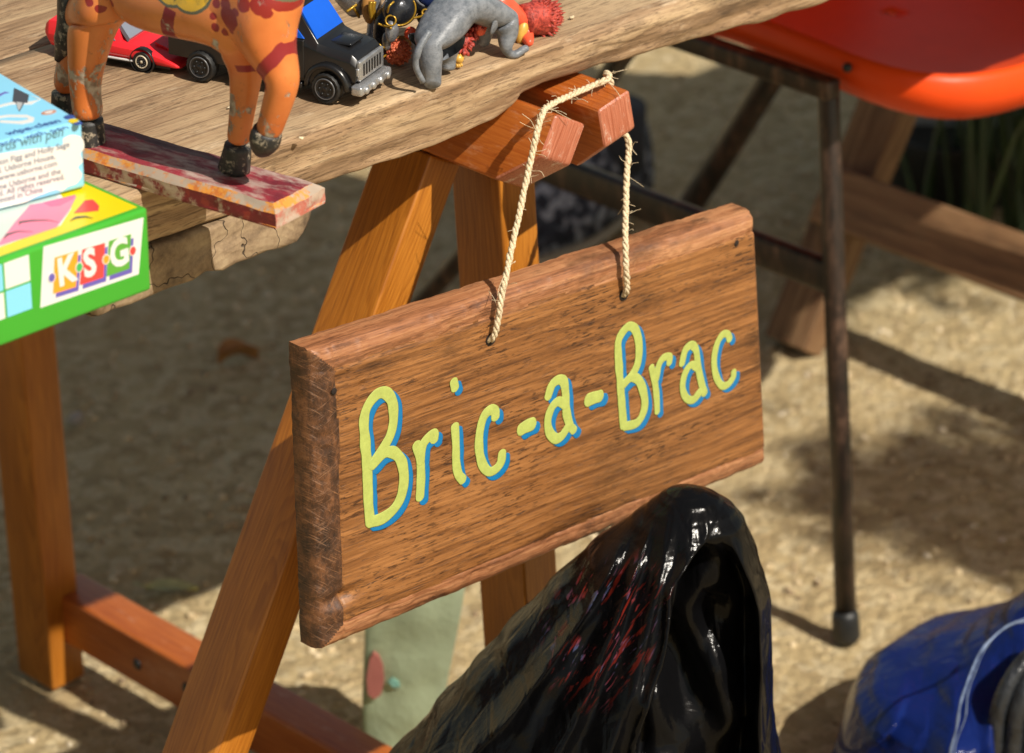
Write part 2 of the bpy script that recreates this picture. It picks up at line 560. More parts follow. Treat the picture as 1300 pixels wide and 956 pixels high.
# ================================================================ table boards
def lerp_tab(t, x):
    if x <= t[0][0]: return t[0][1]
    for (a, va), (b, vb) in zip(t, t[1:]):
        if x <= b: return va + (vb - va) * (x - a) / (b - a)
    return t[-1][1]
ZB = [(-1, .684), (-.14, .683), (-.06, .681), (0, .679), (.045, .681), (.062, .684), (.072, .692), (.09, .6935), (.13, .6925), (.17, .690), (.22, .687), (.3, .681), (.42, .677), (1.6, .68)]
def plank(y0, y1, xa, xb, seed, front=False):
    N = int((xb - xa) / .004)
    rings = []
    for i in range(N + 1):
        x = xa + (xb - xa) * i / N
        n1 = noise.noise(Vector((x * 9, seed, 0)))
        n2 = noise.noise(Vector((x * 40, seed, 5)))
        yf = y0 + n1 * .0022 + n2 * .0009
        zt = .72
        zb = (lerp_tab(ZB, x) if front else .682) + n2 * .0016
        R = .0035 + .003 * max(0, noise.noise(Vector((x * 15, seed + 9, 0)))) + (.004 if front and x > .1 else 0)
        pts = [(y1, zt), (y1 - .01, zt)]
        pts += [(y, zt) for y in ((y0 + .14, y0 + .10) if y1 - y0 > .16 else ()) + (y0 + .055, y0 + .045, y0 + .035, y0 + .022, y0 + .014)]
        for a in range(0, 6):
            an = a / 5 * pi / 2
            pts.append((yf + R - R * sin(an), zt - R + R * cos(an)))
        M_ = 12
        for k in range(1, M_):
            pts.append((yf + .0022 * (k / M_) ** 2 * 2, zt - R + (zb + .004 - zt + R) * k / M_))
        for a in range(0, 4):
            an = a / 3 * pi / 2
            pts.append((yf + .008 - .004 * cos(an), zb + .004 - .004 * sin(an)))
        pts += [(y0 + .05, zb), (y1, zb)]
        ring = []
        for k, (y, z) in enumerate(pts):
            q = Vector((x, y, z))
            a = noise.noise(Vector((x * 22, y * 130 + seed, z * 130))) * .0011 + noise.noise(Vector((x * 70, y * 420 + seed, z * 420))) * .0006
            edge = 1 if (y < y0 + .03) else .35
            if y < y0 + .012 and z < zt - .002:
                q.y -= a * 1.6
            else:
                q.z += min(0, a) * edge
            ring.append(q)
        rings.append(ring)
    me = fix(mesh(*loft(rings)))
    return me
tt = thing('table_top', 'weathered brown plank table top carrying the toys and boxes', 'table top', (0, .3, .70))
for i, (a, b) in enumerate([(0, .213), (.2155, .43), (.4325, .505)]):
    o = link('plank', plank(a, b, -.95, 1.62, i * 3.7 + 1, i == 0), M['plank'], tt)
# cross batten with its cracked end grain towards the viewer
bx0, bx1, bz0, bz1 = -.262, -.098, .6525, .6815
prof = []
for t in range(14): prof.append((bx0 + (bx1 - .012 - bx0) * t / 13, bz0 + .003 * noise.noise(Vector((t * .8, 0, 1)))))
prof += [(bx1 - .006, bz0 + .004), (bx1 - .0015, bz0 + .011), (bx1 + .001, bz0 + .019), (bx1 - .001, bz1 - .003), (bx1 - .003, bz1)]
prof += [(bx1 - .02 - (bx1 - .03 - bx0) * t / 10, bz1) for t in range(11)]
cx_, cz_ = (bx0 + bx1) / 2, (bz0 + bz1) / 2
rings = []
for y, k in [(.0035, .0), (.0035, .4), (.003, .8), (.0035, .95), (.006, 1), (.03, 1), (.3, 1), (.64, 1)]:
    ring = []
    for (x, z) in prof:
        q = Vector((cx_ + (x - cx_) * k, y, cz_ + (z - cz_) * k))
        q += noise.noise_vector(q * 90) * (.0012 if y < .05 else .0005)
        ring.append(q)
    rings.append(ring)
M['endgrain'] = None
def endgrain():
    t = NT('cracked_end_grain')
    q = t.vm('SUBTRACT', t.co, (-.15, 0, .6))
    x, y, z = t.sep(q)[:3]
    an = t.math('ARCTAN2', z, x)
    cr = t.noise(t.mp((1, 1, 1), co=None), sc=30, det=3)
    cracks = t.math('ABSOLUTE', t.math('SINE', t.math('ADD', t.math('MULTIPLY', an, 9), t.math('MULTIPLY', cr, 9))))
    ck = t.ramp(cracks, [(0, 0), (.045, .8), (.07, 1)])
    r = t.vm('LENGTH', q)
    ringv = t.ramp(t.math('FRACT', t.math('ADD', t.math('MULTIPLY', r, 210), t.math('MULTIPLY', cr, 3))), [(0, .3), (.3, .8), (1, .4)])
    base = t.ramp(t.noise(sc=70, det=7, ro=.7), [(.3, (.13, .085, .05)), (.5, (.29, .20, .115)), (.7, (.43, .32, .19))])
    c = t.mix(.25, base, ringv, 'MULTIPLY')
    c = t.mix(ck, (.035, .022, .014), c)
    return t.out(c, .85, t.bump(t.math('ADD', ck, t.math('MULTIPLY', ringv, .2)), .8, .0015))
M['endgrain'] = endgrain()
bt = link('cross_batten', fix(mesh(*loft(rings))), M['endgrain'], tt)
# pale chips lying on the boards
for (px, py, wl) in [(383, 175, 'tiny pale chip on the plank edge right of the raised hoof'), (398, 60, 'tiny pale chip beside the black toy truck'), (292, 136, 'tiny pale chip under the belly of the orange horse'), (726, 22, 'tiny pale chip on the bare plank right of the red mane')]:
    p = at(px, py, 'z', .7212)
    prop(link('wood_chip', fix(mesh(*ball(p, (.0022, .0012, .0008), 8, 5, amp=.0006, sc=900))), M['rope']), wl, 'wood chip', 'wood chips scattered on the planks')

# ================================================================ trestles
def bar(name, top, direction, length, wvec, w_, d_, mat, parent, bev=.0022, label=None):
    """rectangular bar: top = its left front top corner; w_ across wvec, d_ along +Y; local Z is the grain"""
    D = Vector(direction).normalized(); W = Vector(wvec).normalized()
    Yv = Vector((0, 1, 0))
    m = Matrix((W, Yv, -D)).transposed().to_4x4()
    m.translation = Vector(top)
    bm = box_bm((0, 0, -length), (w_, d_, 0), bev, 3)
    return link(name, from_bm(bm), mat, parent, m, label)
YA = Vector((0, -1, 0))
def beam(name, o, up, L, H, T, mat, endmat, parent):
    m = frame(Vector(o), YA, up)
    poly = [(0, 0), (-L, 0), (-L, -H), (-.029, -H), (0, -.0265)]
    bm = prism(poly, 0, T, .0028, 3)
    me = from_bm(bm)
    ob = link(name, me, [mat, endmat], parent, m)
    for p in me.polygons:
        c = p.center
        p.material_index = 1 if (p.normal.x > .5 or (c.x > -.03 and p.normal.x > .25)) else 0
    return autosmooth(ob, 30)
ts = thing('trestle', 'orange varnished pine trestle with scuffed beam ends holding the rope', 'trestle', (-.05, .3, 0))
D1 = Vector((-.476, 0, -.88)).normalized(); W1 = Vector((.88, 0, -.476)).normalized()
beam('top_beam', (.0705, -.025, .688), -D1, .66, .050, .029, M['varnbeam'], M['varnend'], ts)
U2 = Vector((-.22, 0, .975)).normalized()
beam('top_beam', (.1005, -.031, .6835), U2, .66, .050, .028, M['varnbeam'], M['varnend'], ts)
c1 = Vector((.0705, 0, .688)) + D1 * .0505
for y in (.060, .56):
    bar('leg', c1 + Vector((0, y, 0)), D1, c1.z / .88 - .012, W1, .029, .045, M['varn'], ts)
D2 = Vector((.075, 0, -.997)).normalized(); W2 = Vector((.997, 0, .075)).normalized()
bar('leg', Vector((.0945, .050, .633)), D2, .630, W2, .031, .045, M['varn'], ts)
bar('leg', Vector((.1015, .588, .633)), Vector((.028, 0, -1)), .632, Vector((1, 0, .028)), .033, .045, M['varn'], ts)
Mc = frame(Vector((.134, .60, .083)), Vector((0, -1, 0)), (0, 0, 1))
link('crossbar', from_bm(box_bm((-.01, 0, -.043), (.52, .036, 0), .003, 3)), M['varnbeam'], ts, Mc)
Mc = frame(Vector((-.262, .60, .10)), Vector((0, -1, 0)), -D1)
link('crossbar', from_bm(box_bm((-.01, 0, -.043), (.52, .029, 0), .003, 3)), M['varnbeam'], ts, Mc)
# bolts in the crossbar
for (py_, zz) in ((.435, .064), (.495, .060)):
    link('bolt', fix(mesh(*ball((.1335, py_, zz), (.0015, .005, .005), 12, 6))), M['black'], ts)

tr = thing('trestle', 'rough brown weathered timber trestle behind the orange chair', 'trestle', (1.4, .3, 0))
DL = Vector((-.52, 0, -.86)).normalized(); WL = Vector((.86, 0, -.52)).normalized()
DR = Vector((.52, 0, -.86)).normalized(); WR = Vector((.86, 0, .52)).normalized()
apex = Vector((1.405, 0, .665))
for y in (-.02, .57):
    bar('leg', apex + Vector((0, y, 0)), DL, .765, WL, .030, .052, M['oldwood'], tr)
    bar('leg', apex + Vector((.03, y, 0)), DR, .765, WR, .030, .052, M['oldwood'], tr)
link('top_beam', from_bm(box_bm((1.39, -.05, .625), (1.46, .66, .676), .003)), M['railwood'], tr)
Mc = frame(Vector((1.083, .60, .172)), Vector((0, -1, 0)), -DL)
link('rail', from_bm(box_bm((-.01, 0, -.058), (.62, .030, 0), .003, 3)), M['railwood'], tr, Mc)

# ================================================================ sign
sg = thing('hanging_sign', 'oiled oak board hand painted Bric-a-Brac in yellow green, hung by rope', 'sign', (.04, -.04, .51))
SY = -.052
def sp(px, py, off=0.0):
    return at(px, py, 'y', SY - off)
TL, TR_, BR, BL = sp(381, 440, -.0115), sp(951, 266, -.006), sp(967, 589, -.006), sp(395, 822, -.0115)
for _p in (TL, TR_, BR, BL): _p.y = SY
TH = .021
NU, NV = 300, 160
def sgpos(u, v):
    a = TL.lerp(TR_, u); b = BL.lerp(BR, u)
    return a.lerp(b, v)
Ls, Hs = .385, .19
def prof_edge(e, wd, hh):
    if e >= wd: return 0.0
    t = 1 - e / wd
    return hh * (1 - sqrt(max(0, 1 - t ** 2.4)))
vs, mi = [], []
def sdepth(u, v):
    el, er, et, eb = u * Ls, (1 - u) * Ls, v * Hs, (1 - v) * Hs
    q = Vector((u * Ls, v * Hs, 0))
    wob = noise.noise(q * 22) * .0018
    d = prof_edge(el, .0165 + wob, .0115)
    d = max(d, prof_edge(et, .0135 + wob, .0085))
    d = max(d, prof_edge(eb, .0145 + wob, .0085))
    d = max(d, prof_edge(er, .006, .005))
    # scored line where the bevel begins
    for e, w0 in ((el, .0165), (et, .0140), (eb, .0150)):
        x = abs(e - w0 - wob)
        lim = True
        if x < .0012: d += .0007 * (1 - x / .0012)
    # wear
    bev = 1 if (el < .0175 or et < .0145 or eb < .0155) else .0
    d += bev * (abs(noise.noise(q * 120)) * .0011 + abs(noise.noise(q * 45 + Vector((3, 0, 0)))) * .0013)
    d += .00025 * noise.noise(Vector((u * Ls * 60, v * Hs * 700, 3)))
    # gouge near the lower left corner
    gx_, gy_ = (u * Ls - .016) / .012, (v * Hs - .159 + .10 * (u * Ls - .016)) / .0042
    g = exp(-(gx_ ** 2 + gy_ ** 2))
    d += .0055 * g
    for (cu, cv, r, dp) in [(.055, .105, .004, .001), (.30, .055, .006, .0012), (.72, .052, .005, .001), (.985, .075, .0022, .002), (.095, .155, .0016, .0015),
                            (.20, .955, .006, .0016), (.33, .945, .005, .0018), (.50, .93, .009, .0018), (.56, .925, .007, .0016), (.13, .955, .006, .002), (.66, .93, .005, .0012)]:
        dx, dy = (u - cu) * Ls, (v - cv) * Hs
        if abs(dx) < .03 and abs(dy) < .02:
            d += dp * exp(-((dx * .6) ** 2 + dy ** 2) / r ** 2)
    return d
for j in range(NV + 1):
    for i in range(NU + 1):
        u, v = i / NU, j / NV
        u = u ** 1.25 if u < .5 else u
        u = i / NU
        p = sgpos(u, v)
        p.y = SY + sdepth(u, v)
        ed = noise.noise(Vector((u * 14, v * 9, 2))) * .0009
        if u in (0, 1): p.x += ed + (.0007 * noise.noise(Vector((v * 40, 1, 1))))
        if v in (0, 1): p.z += ed + (.0006 * noise.noise(Vector((u * 60, 1, 1))))
        vs.append(p)
fs, mi = [], []
for j in range(NV):
    for i in range(NU):
        a = j * (NU + 1) + i
        fs.append((a, a + NU + 1, a + NU + 2, a + 1))
        u, v = (i + .5) / NU, (j + .5) / NV
        el, et, eb, er = u * Ls, v * Hs, (1 - v) * Hs, (1 - u) * Ls
        wob = noise.noise(Vector((el, et, 0)) * 22) * .0018
        if el < .0165 + wob and el / .0165 < max(.02, min(et, eb) / .0140 if min(et, eb) < .0140 else 9):
            mi.append(1)
        elif et < .0140 + wob or eb < .0150 + wob or er < .003:
            mi.append(2)
        else:
            mi.append(0)
# sides and back
loop = [i for i in range(NU + 1)] + [j * (NU + 1) + NU for j in range(1, NV + 1)] + [NV * (NU + 1) + i for i in range(NU - 1, -1, -1)] + [j * (NU + 1) for j in range(NV - 1, 0, -1)]
base = len(vs)
for k in loop:
    q = vs[k].copy()
    q.y = SY + TH
    vs.append(q)
n = len(loop)
for k in range(n):
    a, b = loop[k], loop[(k + 1) % n]
    fs.append((a, b, base + (k + 1) % n, base + k)); mi.append(2 if k < NU or NU + NV <= k < 2 * NU + NV else 1)
fs.append(tuple(range(base, base + n))); mi.append(0)
me = mesh(vs, fs, True, None)
me.materials.append(M['sign']); me.materials.append(M['signend']); me.materials.append(M['signtrim'])
me.polygons.foreach_set('material_index', mi)
Msg = Matrix.Translation(sgpos(.5, .5))
sgx = (TR_ + BR - TL - BL).normalized()
Msg = frame(sgpos(.5, .5), (sgx.x, 0, sgx.z), (0, 0, 1))
fix(me)
me.transform(Msg.inverted())
board = link('board', me, [], sg, Msg)
autosmooth(board, 50)

# lettering: brush strokes traced on the board face (pixel in a 2.4528x blow-up of the region starting at 430,380)
def tp(x, y): return (430 + x / 2.4528, 380 + y / 2.4528)
W0 = 21
letters = [
 ('B', [[(98, 694), (93, 640), (91, 590), (88, 510), (82, 440), (79, 375), (92, 330), (120, 296), (146, 292), (166, 318), (171, 370), (162, 420), (140, 462), (104, 516)],
        [(104, 516), (140, 480), (172, 478), (196, 508), (203, 560), (194, 615), (170, 655), (136, 682), (98, 694)]], 1.0),
 ('r', [[(243, 455), (254, 500), (256, 560), (253, 616)], [(255, 505), (262, 455), (280, 430), (297, 420), (297, 436)]], .95),
 ('i', [[(362, 397), (365, 450), (366, 510), (373, 545), (386, 562)], [(358, 257), (362, 276)]], .9),
 ('c', [[(488, 366), (487, 350), (472, 345), (452, 366), (440, 410), (437, 460), (446, 510), (466, 536), (488, 530), (505, 508), (509, 480)]], .95),
 ('dash', [[(568, 406), (584, 396), (602, 389)]], 1.0),
 ('a', [[(652, 303), (664, 268), (684, 251), (701, 258), (707, 300), (709, 350), (720, 392), (732, 408)],
        [(706, 330), (684, 318), (663, 338), (651, 378), (656, 414), (675, 434), (694, 426), (712, 400)]], .9),
 ('dash', [[(778, 314), (795, 307), (813, 302)]], 1.0),
 ('B', [[(887, 394), (882, 330), (876, 250), (871, 180), (871, 132), (885, 102), (905, 84), (924, 96), (935, 140), (932, 196), (914, 235), (884, 268)],
        [(884, 268), (912, 243), (937, 257), (952, 306), (950, 348), (930, 384), (892, 396)]], .85),
 ('r', [[(974, 212), (984, 255), (990, 305), (992, 350)], [(988, 250), (997, 205), (1012, 182), (1030, 180), (1029, 198)]], .75),
 ('a', [[(1069, 200), (1079, 160), (1098, 143), (1113, 160), (1119, 210), (1130, 262), (1139, 292)],
        [(1116, 212), (1096, 205), (1077, 235), (1071, 278), (1083, 308), (1104, 313), (1124, 290)]], .78),
 ('c', [[(1217, 124), (1212, 110), (1196, 110), (1178, 140), (1169, 190), (1175, 238), (1192, 268), (1211, 266), (1228, 244), (1230, 226)]], .75),
]
NRM = Vector((0, -1, 0))
def strokes(paths, wd, dx, dy, off, th, seed):
    parts = []
    for si, path in enumerate(paths):
        pts = catmull([sp(*tp(x + dx, y + dy), off) for x, y in path], 7)
        # even spacing is not needed; rounded ends and an uneven brush width
        n = len(pts)
        rad = []
        L = [0]
        for a, b in zip(pts, pts[1:]): L.append(L[-1] + (b - a).length)
        for i in range(n):
            e = min(L[i], L[-1] - L[i])
            r0 = wd * (1 + .16 * noise.noise(pts[i] * 130 + Vector((seed, 0, 0))))
            rad.append(r0)
        a0, a1 = (pts[0] - pts[1]).normalized(), (pts[-1] - pts[-2]).normalized()
        pre, prer, post, postr = [], [], [], []
        for k in (1, .92, .75, .5, .25):
            pre.append(pts[0] + a0 * rad[0] * k * .8); prer.append(rad[0] * sqrt(max(.01, 1 - k * k)))
            post.append(pts[-1] + a1 * rad[-1] * k * .8); postr.append(rad[-1] * sqrt(max(.01, 1 - k * k)))
        P = pre + pts + post[::-1]; R = prer + rad + postr[::-1]
        P = [p + NRM * (.00006 * si) for p in P]
        parts.append(tube(P, R, 12, True, (NRM, th)))
    return fix(mesh(*join(parts)))
for k, (ch, paths, sc) in enumerate(letters):
    wd = .00375 * sc if ch != 'dash' else .0046 * sc
    if ch == 'B': wd *= 1.05
    pa = sgpos(.5, .5)
    o = link('painted_dash' if ch == 'dash' else 'painted_letter', strokes(paths, wd, 0, 0, .0003, .00013, k), M['yel'], sg, Matrix.Identity(4))
    s_ = link('blue_shadow', strokes(paths, wd * .98, 13 * sc + .5, 10.5 * sc + .5, .00012, .0001, k + 40), M['blu'], o, Matrix.Identity(4))
# rope holes
M['hole'] = plain('dark_drilled_hole', (.015, .008, .005), .9, .3, 200)
for (px, py) in ((623, 431), (792, 374)):
    h = sp(px, py, .0001)
    link('rope_hole', fix(mesh(*ball(h, (.0042, .0009, .0042), 16, 6))), M['hole'], sg)
for (px, py) in ((424, 497), (935, 309)):
    h = sp(px, py, .0001)
    link('screw_hole', fix(mesh(*ball(h, (.0022, .0007, .0022), 12, 6))), M['hole'], sg)

# ================================================================ rope
pL, pR = sp(623, 430, .001), sp(792, 373, .001)
rp = [pL + Vector((0, .016, -.001)), pL + Vector((0, -.0015, .001))]
rp += [at(638, 370, 'y', SY - .004), at(655, 290, 'y', SY + .006), at(672, 212, 'y', -.036), at(682, 168, 'y', -.032)]
top1 = at(697, 134, 'y', -.021); top2 = at(742, 113, 'y', -.016); top3 = at(772, 100, 'y', -.018)
rp += [at(688, 146, 'y', -.0285), top1, top2, top3]
rp += [Vector((.126, -.012, .6955)), Vector((.1305, -.012, .687)), Vector((.1300, -.013, .660)), at(797, 176, 'y', -.022), at(795, 235, 'y', -.036), at(794, 320, 'y', SY - .003), pR + Vector((0, -.0015, .001)), pR + Vector((0, .016, -.001))]
cen = catmull(rp, 26)
# frames along the rope and the three twisted strands
def twist(cen, rr, rs, pitch, nst, jitter):
    up, L, out = None, 0, [[] for _ in range(nst)]
    for i, p in enumerate(cen):
        d = (cen[min(i + 1, len(cen) - 1)] - cen[max(i - 1, 0)]).normalized()
        up = (up - d * up.dot(d)).normalized() if up else d.orthogonal().normalized()
        sd = d.cross(up)
        if i: L += (p - cen[i - 1]).length
        for s_ in range(nst):
            a = 2 * pi * (L / pitch + s_ / nst)
            r = rr * (1 + .22 * noise.noise(Vector((L * 90, s_ * 5, 0))))
            out[s_].append(p + (sd * cos(a) + up * sin(a)) * r + noise.noise_vector(Vector((L * 60, s_, 0))) * jitter)
    return out
rt_ = thing('rope', 'frayed pale sisal string looped over the trestle beam ends and holding the sign', 'rope', (.05, -.03, .65))
for st in twist(cen, .00098, .0011, .0120, 3, .0005):
    rad = [.00112 * (1 + .18 * noise.noise(p * 300)) for p in st]
    link('strand', fix(mesh(*tube(st, rad, 8))), M['rope'], rt_)
hairs = []
for k in range(120):
    i = random.randrange(30, len(cen) - 30)
    p = cen[i] + Vector((random.uniform(-1, 1), random.uniform(-1, .3), random.uniform(-1, 1))) * .0012
    d = Vector((random.uniform(-1, 1), random.uniform(-.8, .3), random.uniform(-.7, .9))).normalized()
    L = random.choice([.003, .004, .006, .009, .012])
    c2 = Vector((random.uniform(-1, 1), random.uniform(-1, 1), random.uniform(-1, 1))) * L * .7
    pts = [p, p + d * L * .35 + c2 * .25, p + d * L * .7 + c2 * .5, p + d * L * .9 + c2]
    hairs.append(tube(catmull(pts, 4), .00016 if L < .012 else .0002, 4))
link('loose_fibres', fix(mesh(*join(hairs))), M['rope'], rt_, kind='stuff')

# ================================================================ unseen foliage added so its low branch shades the ground at the right
shade_tree = thing('shade_tree', 'slender trunk and leafy branch added outside the view to dapple the ground', 'shade_tree', (2.35, -2.35, 0))
M['bark'] = plain('grey_brown_bark', (.16, .12, .08), .85, .4, 30, .8, .004)
M['tleaf'] = plain('tree_leaf_green', (.06, .11, .03), .5, .4, 12)
link('trunk', fix(mesh(*tube(catmull([(2.35, -2.35, 0), (2.32, -2.33, .9), (2.30, -2.28, 1.7), (2.38, -2.25, 2.6), (2.40, -2.2, 3.3)], 6), [.085 - .0025 * i for i in range(25)], 14))), M['bark'], shade_tree)
br = catmull([(2.30, -2.28, 1.8), (1.95, -2.10, 2.10), (1.45, -1.92, 2.20), (1.13, -1.84, 2.22), (1.02, -1.79, 2.21), (.93, -1.70, 2.20)], 8)
link('branch', fix(mesh(*tube(br, [.022 - .0005 * i for i in range(len(br))], 8))), M['bark'], shade_tree)
rt2 = random.Random(5)
V, F = [], []
def add_leaf(p, s):
    a = Vector((rt2.gauss(0, 1), rt2.gauss(0, 1), rt2.gauss(0, .6))).normalized()
    b = a.cross(Vector((rt2.gauss(0, 1), rt2.gauss(0, 1), rt2.gauss(0, 1)))).normalized()
    o = len(V)
    V.extend([p - a * s, p + b * s * .45, p + a * s, p - b * s * .45])
    F.append((o, o + 1, o + 2, o + 3))
for k in range(4200):
    i = rt2.randrange(3, len(br))
    p = br[i] + Vector((rt2.gauss(0, .05), rt2.gauss(0, .055), rt2.gauss(0, .05)))
    if k % 4 == 0: p = Vector((1.46 + rt2.gauss(0, .12), -1.23 + rt2.gauss(0, .06), 2.12 + rt2.gauss(0, .06)))  # separate leaf clump, added to shade the ground near the far rail
    add_leaf(p, rt2.uniform(.018, .034))
for k in range(5200):
    p = Vector((2.4 + rt2.gauss(0, .3), -2.2 + rt2.gauss(0, .28), 3.05 + rt2.gauss(0, .3)))
    add_leaf(p, rt2.uniform(.02, .04))
link('foliage', mesh(V, F, False), M['tleaf'], shade_tree, kind='stuff')
# ================================================================ chair
SX0, SX1, SY0, SY1 = .662, 1.045, .150, .56
ch = thing('plastic_chair', 'orange moulded plastic chair with dark metal tube legs beside the table', 'chair', (.85, .35, 0))
M['orange'] = NT('orange_red_seat_plastic')
_t = M['orange']
M['orange'] = _t.out(_t.mix(_t.ramp(_t.noise(sc=30, det=6, ro=.7), [(.4, 0), (.75, .4)]), (.78, .070, .006), (.62, .05, .007)), .42, _t.bump(_t.noise(sc=900, det=2), .12, .0003), Coat_Weight=.0, Specular_IOR_Level=.3, Subsurface_Weight=.05, Subsurface_Radius=(.01, .003, .001))
cxs, cys, hx, hy = (SX0 + SX1) / 2, (SY0 + SY1) / 2, (SX1 - SX0) / 2, (SY1 - SY0) / 2
def seat_pt(r, a):
    ca, sa = cos(a), sin(a)
    k = (abs(ca) ** 4.5 + abs(sa) ** 4.5) ** (-1 / 4.5)
    rr = min(r, 1.0)
    ex = max(0, r - 1.0)
    front = max(0, -sa) ** 1.5
    x, y = cxs + hx * ca * k * rr, cys + hy * sa * k * rr
    z = .452 + (.042 + .016 * max(0, abs(ca)) ** 3) * rr ** 6 - .004 * (1 - rr ** 2)
    fy = max(0, (cys - y) / hy)
    z -= .006 * max(0, fy - .45)
    side = abs(ca * k)
    if rr > .9:
        t = (rr - .9) / .1
        z -= .010 * t * t
        x += ca * .004 * t
    if ex > 0:
        drop = .026 + .010 * max(0, fy)
        t = ex / .2
        z -= drop * t
        x -= ca * .010 * t * t - ca * .006 * sin(pi * t)
        y -= sa * .010 * t * t - sa * .006 * sin(pi * t)
    return Vector((x, y, z))
def sheet(rings, th):
    n = len(rings[0])
    vs = [p for r in rings for p in r]
    fs = [(i * n + j, i * n + (j + 1) % n, (i + 1) * n + (j + 1) % n, (i + 1) * n + j) for i in range(len(rings) - 1) for j in range(n)]
    me = mesh(vs, fs)
    bm = bmesh.new(); bm.from_mesh(me)
    bmesh.ops.recalc_face_normals(bm, faces=bm.faces)
    bmesh.ops.solidify(bm, geom=bm.faces[:], thickness=th)
    bm.to_mesh(me); bm.free()
    me.polygons.foreach_set('use_smooth', [True] * len(me.polygons))
    return me
rr_ = [.02] + [i / 14 for i in range(1, 13)] + [.9, .93, .96, .98, 1.0, 1.02, 1.05, 1.09, 1.13, 1.17, 1.2]
seat = link('seat_shell', sheet([[seat_pt(r, 2 * pi * j / 96) for j in range(96)] for r in rr_], -.003), M['orange'], ch)
bk = []
for i in range(15):
    t = i / 14
    row = []
    for j in range(25):
        s = j / 24 * 2 - 1
        wdt = hx * (1 - .12 * t ** 3)
        row.append(Vector((cxs + wdt * s, .575 + .06 * t - .05 * s * s, .50 + .38 * t - .03 * s ** 6)))
    bk.append(row)
bv = [p for r in bk for p in r]
bf = [(i * 25 + j, i * 25 + j + 1, (i + 1) * 25 + j + 1, (i + 1) * 25 + j) for i in range(14) for j in range(24)]
bv += [p + Vector((0, .004, 0)) for p in bv]
k_ = 15 * 25
bf += [tuple(x + k_ for x in f)[::-1] for f in bf]
link('backrest', fix(mesh(bv, bf)), M['orange'], ch)
for sgn, X in ((0, .640), (1, 1.068)):
    f_ = .197 if sgn == 0 else .2
    foot = Vector((X - .003, f_, .0)); topp = Vector((X + .004, .247, .478))
    lg = link('leg', fix(mesh(*tube([foot + Vector((0, 0, .004)), foot.lerp(topp, .5), foot.lerp(topp, .985), topp], [.0088, .0088, .0088, .006], 20))), M['metal'], ch)
    link('foot_cap', fix(mesh(*tube([foot + Vector((0, 0, .0)), foot + Vector((0, 0, .004)), foot + Vector((.0, .002, .022)), foot + Vector((0, .003, .027))], [.0095, .0118, .0112, .0098], 20))), M['rubber'], lg)
    rl = [Vector((X, .835, 0.0)), Vector((X, .715, .13)), Vector((X, .55, .325)), Vector((X, .44, .472))]
    if sgn: b_ = at(822, 350, 'z', 0); rl = [b_, at(865, 280, 'x', b_.x), at(925, 186, 'x', b_.x), at(988, 84, 'x', b_.x), at(1010, 50, 'x', b_.x)]
    lg = link('leg', fix(mesh(*tube(catmull(rl, 4), .0088 + .004 * sgn, 14))), M['metal'], ch)
    link('seat_rail', from_bm(box_bm((X - .010, .235, .466), (X + .006, .60, .482), .003)), M['metal'], ch)
    link('stretcher', from_bm(box_bm((X - .006, .225, .302), (X + .006, .565, .330), .004)), M['metal'], ch)
link('rivet', fix(mesh(*ball((.6525, .235, .489), (.004, .004, .004), 12, 6))), M['black'], ch)

# ================================================================ plastic bags
FH = Vector((sin(YAW), cos(YAW), 0))
def bag_mat(name, base, spec_col, streak):
    t = NT(name)
    cr = t.noise(sc=26, det=5, ro=.6, dist=1.2)
    cr2 = t.noise(t.mp((1, 1, .35)), sc=70, det=6, ro=.65, dist=2.0)
    vor = t.voro(t.mp((1, 1, .45)), sc=38, feat='DISTANCE_TO_EDGE')
    c = base
    if streak:  # coloured reflections in the creases, painted as streaks into the film colour
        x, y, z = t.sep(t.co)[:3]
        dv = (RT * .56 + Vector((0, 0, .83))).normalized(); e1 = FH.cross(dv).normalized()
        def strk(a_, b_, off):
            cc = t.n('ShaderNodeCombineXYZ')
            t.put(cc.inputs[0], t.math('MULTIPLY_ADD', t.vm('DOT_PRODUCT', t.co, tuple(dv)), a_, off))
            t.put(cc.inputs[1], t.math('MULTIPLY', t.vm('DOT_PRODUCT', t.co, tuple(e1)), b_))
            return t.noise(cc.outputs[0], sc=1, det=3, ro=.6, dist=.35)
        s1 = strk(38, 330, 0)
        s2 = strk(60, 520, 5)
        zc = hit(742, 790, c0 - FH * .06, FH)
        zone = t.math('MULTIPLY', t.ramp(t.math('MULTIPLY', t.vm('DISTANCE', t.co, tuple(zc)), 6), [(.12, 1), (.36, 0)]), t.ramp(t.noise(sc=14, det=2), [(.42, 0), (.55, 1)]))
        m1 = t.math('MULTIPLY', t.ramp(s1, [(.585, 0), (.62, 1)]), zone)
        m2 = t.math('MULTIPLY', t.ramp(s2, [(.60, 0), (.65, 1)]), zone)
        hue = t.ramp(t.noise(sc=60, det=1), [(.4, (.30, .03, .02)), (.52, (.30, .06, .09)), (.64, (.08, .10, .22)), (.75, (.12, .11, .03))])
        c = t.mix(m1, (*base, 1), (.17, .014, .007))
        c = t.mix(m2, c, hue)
    nb = t.bump(cr, .3, .004)
    nb = t.bump(cr2, .22, .0014, nb)
    nb = t.bump(t.ramp(vor, [(0, 0), (.08, 1)]), .22, .0012, nb)
    return t.out(c, .15, nb, Specular_IOR_Level=.24, IOR=1.38)
M['blackbag2'] = bag_mat('black_sack_film', (.008, .008, .009), None, False)
M['bluebag'] = bag_mat('dark_blue_bag_film', (.006, .016, .105), None, False)

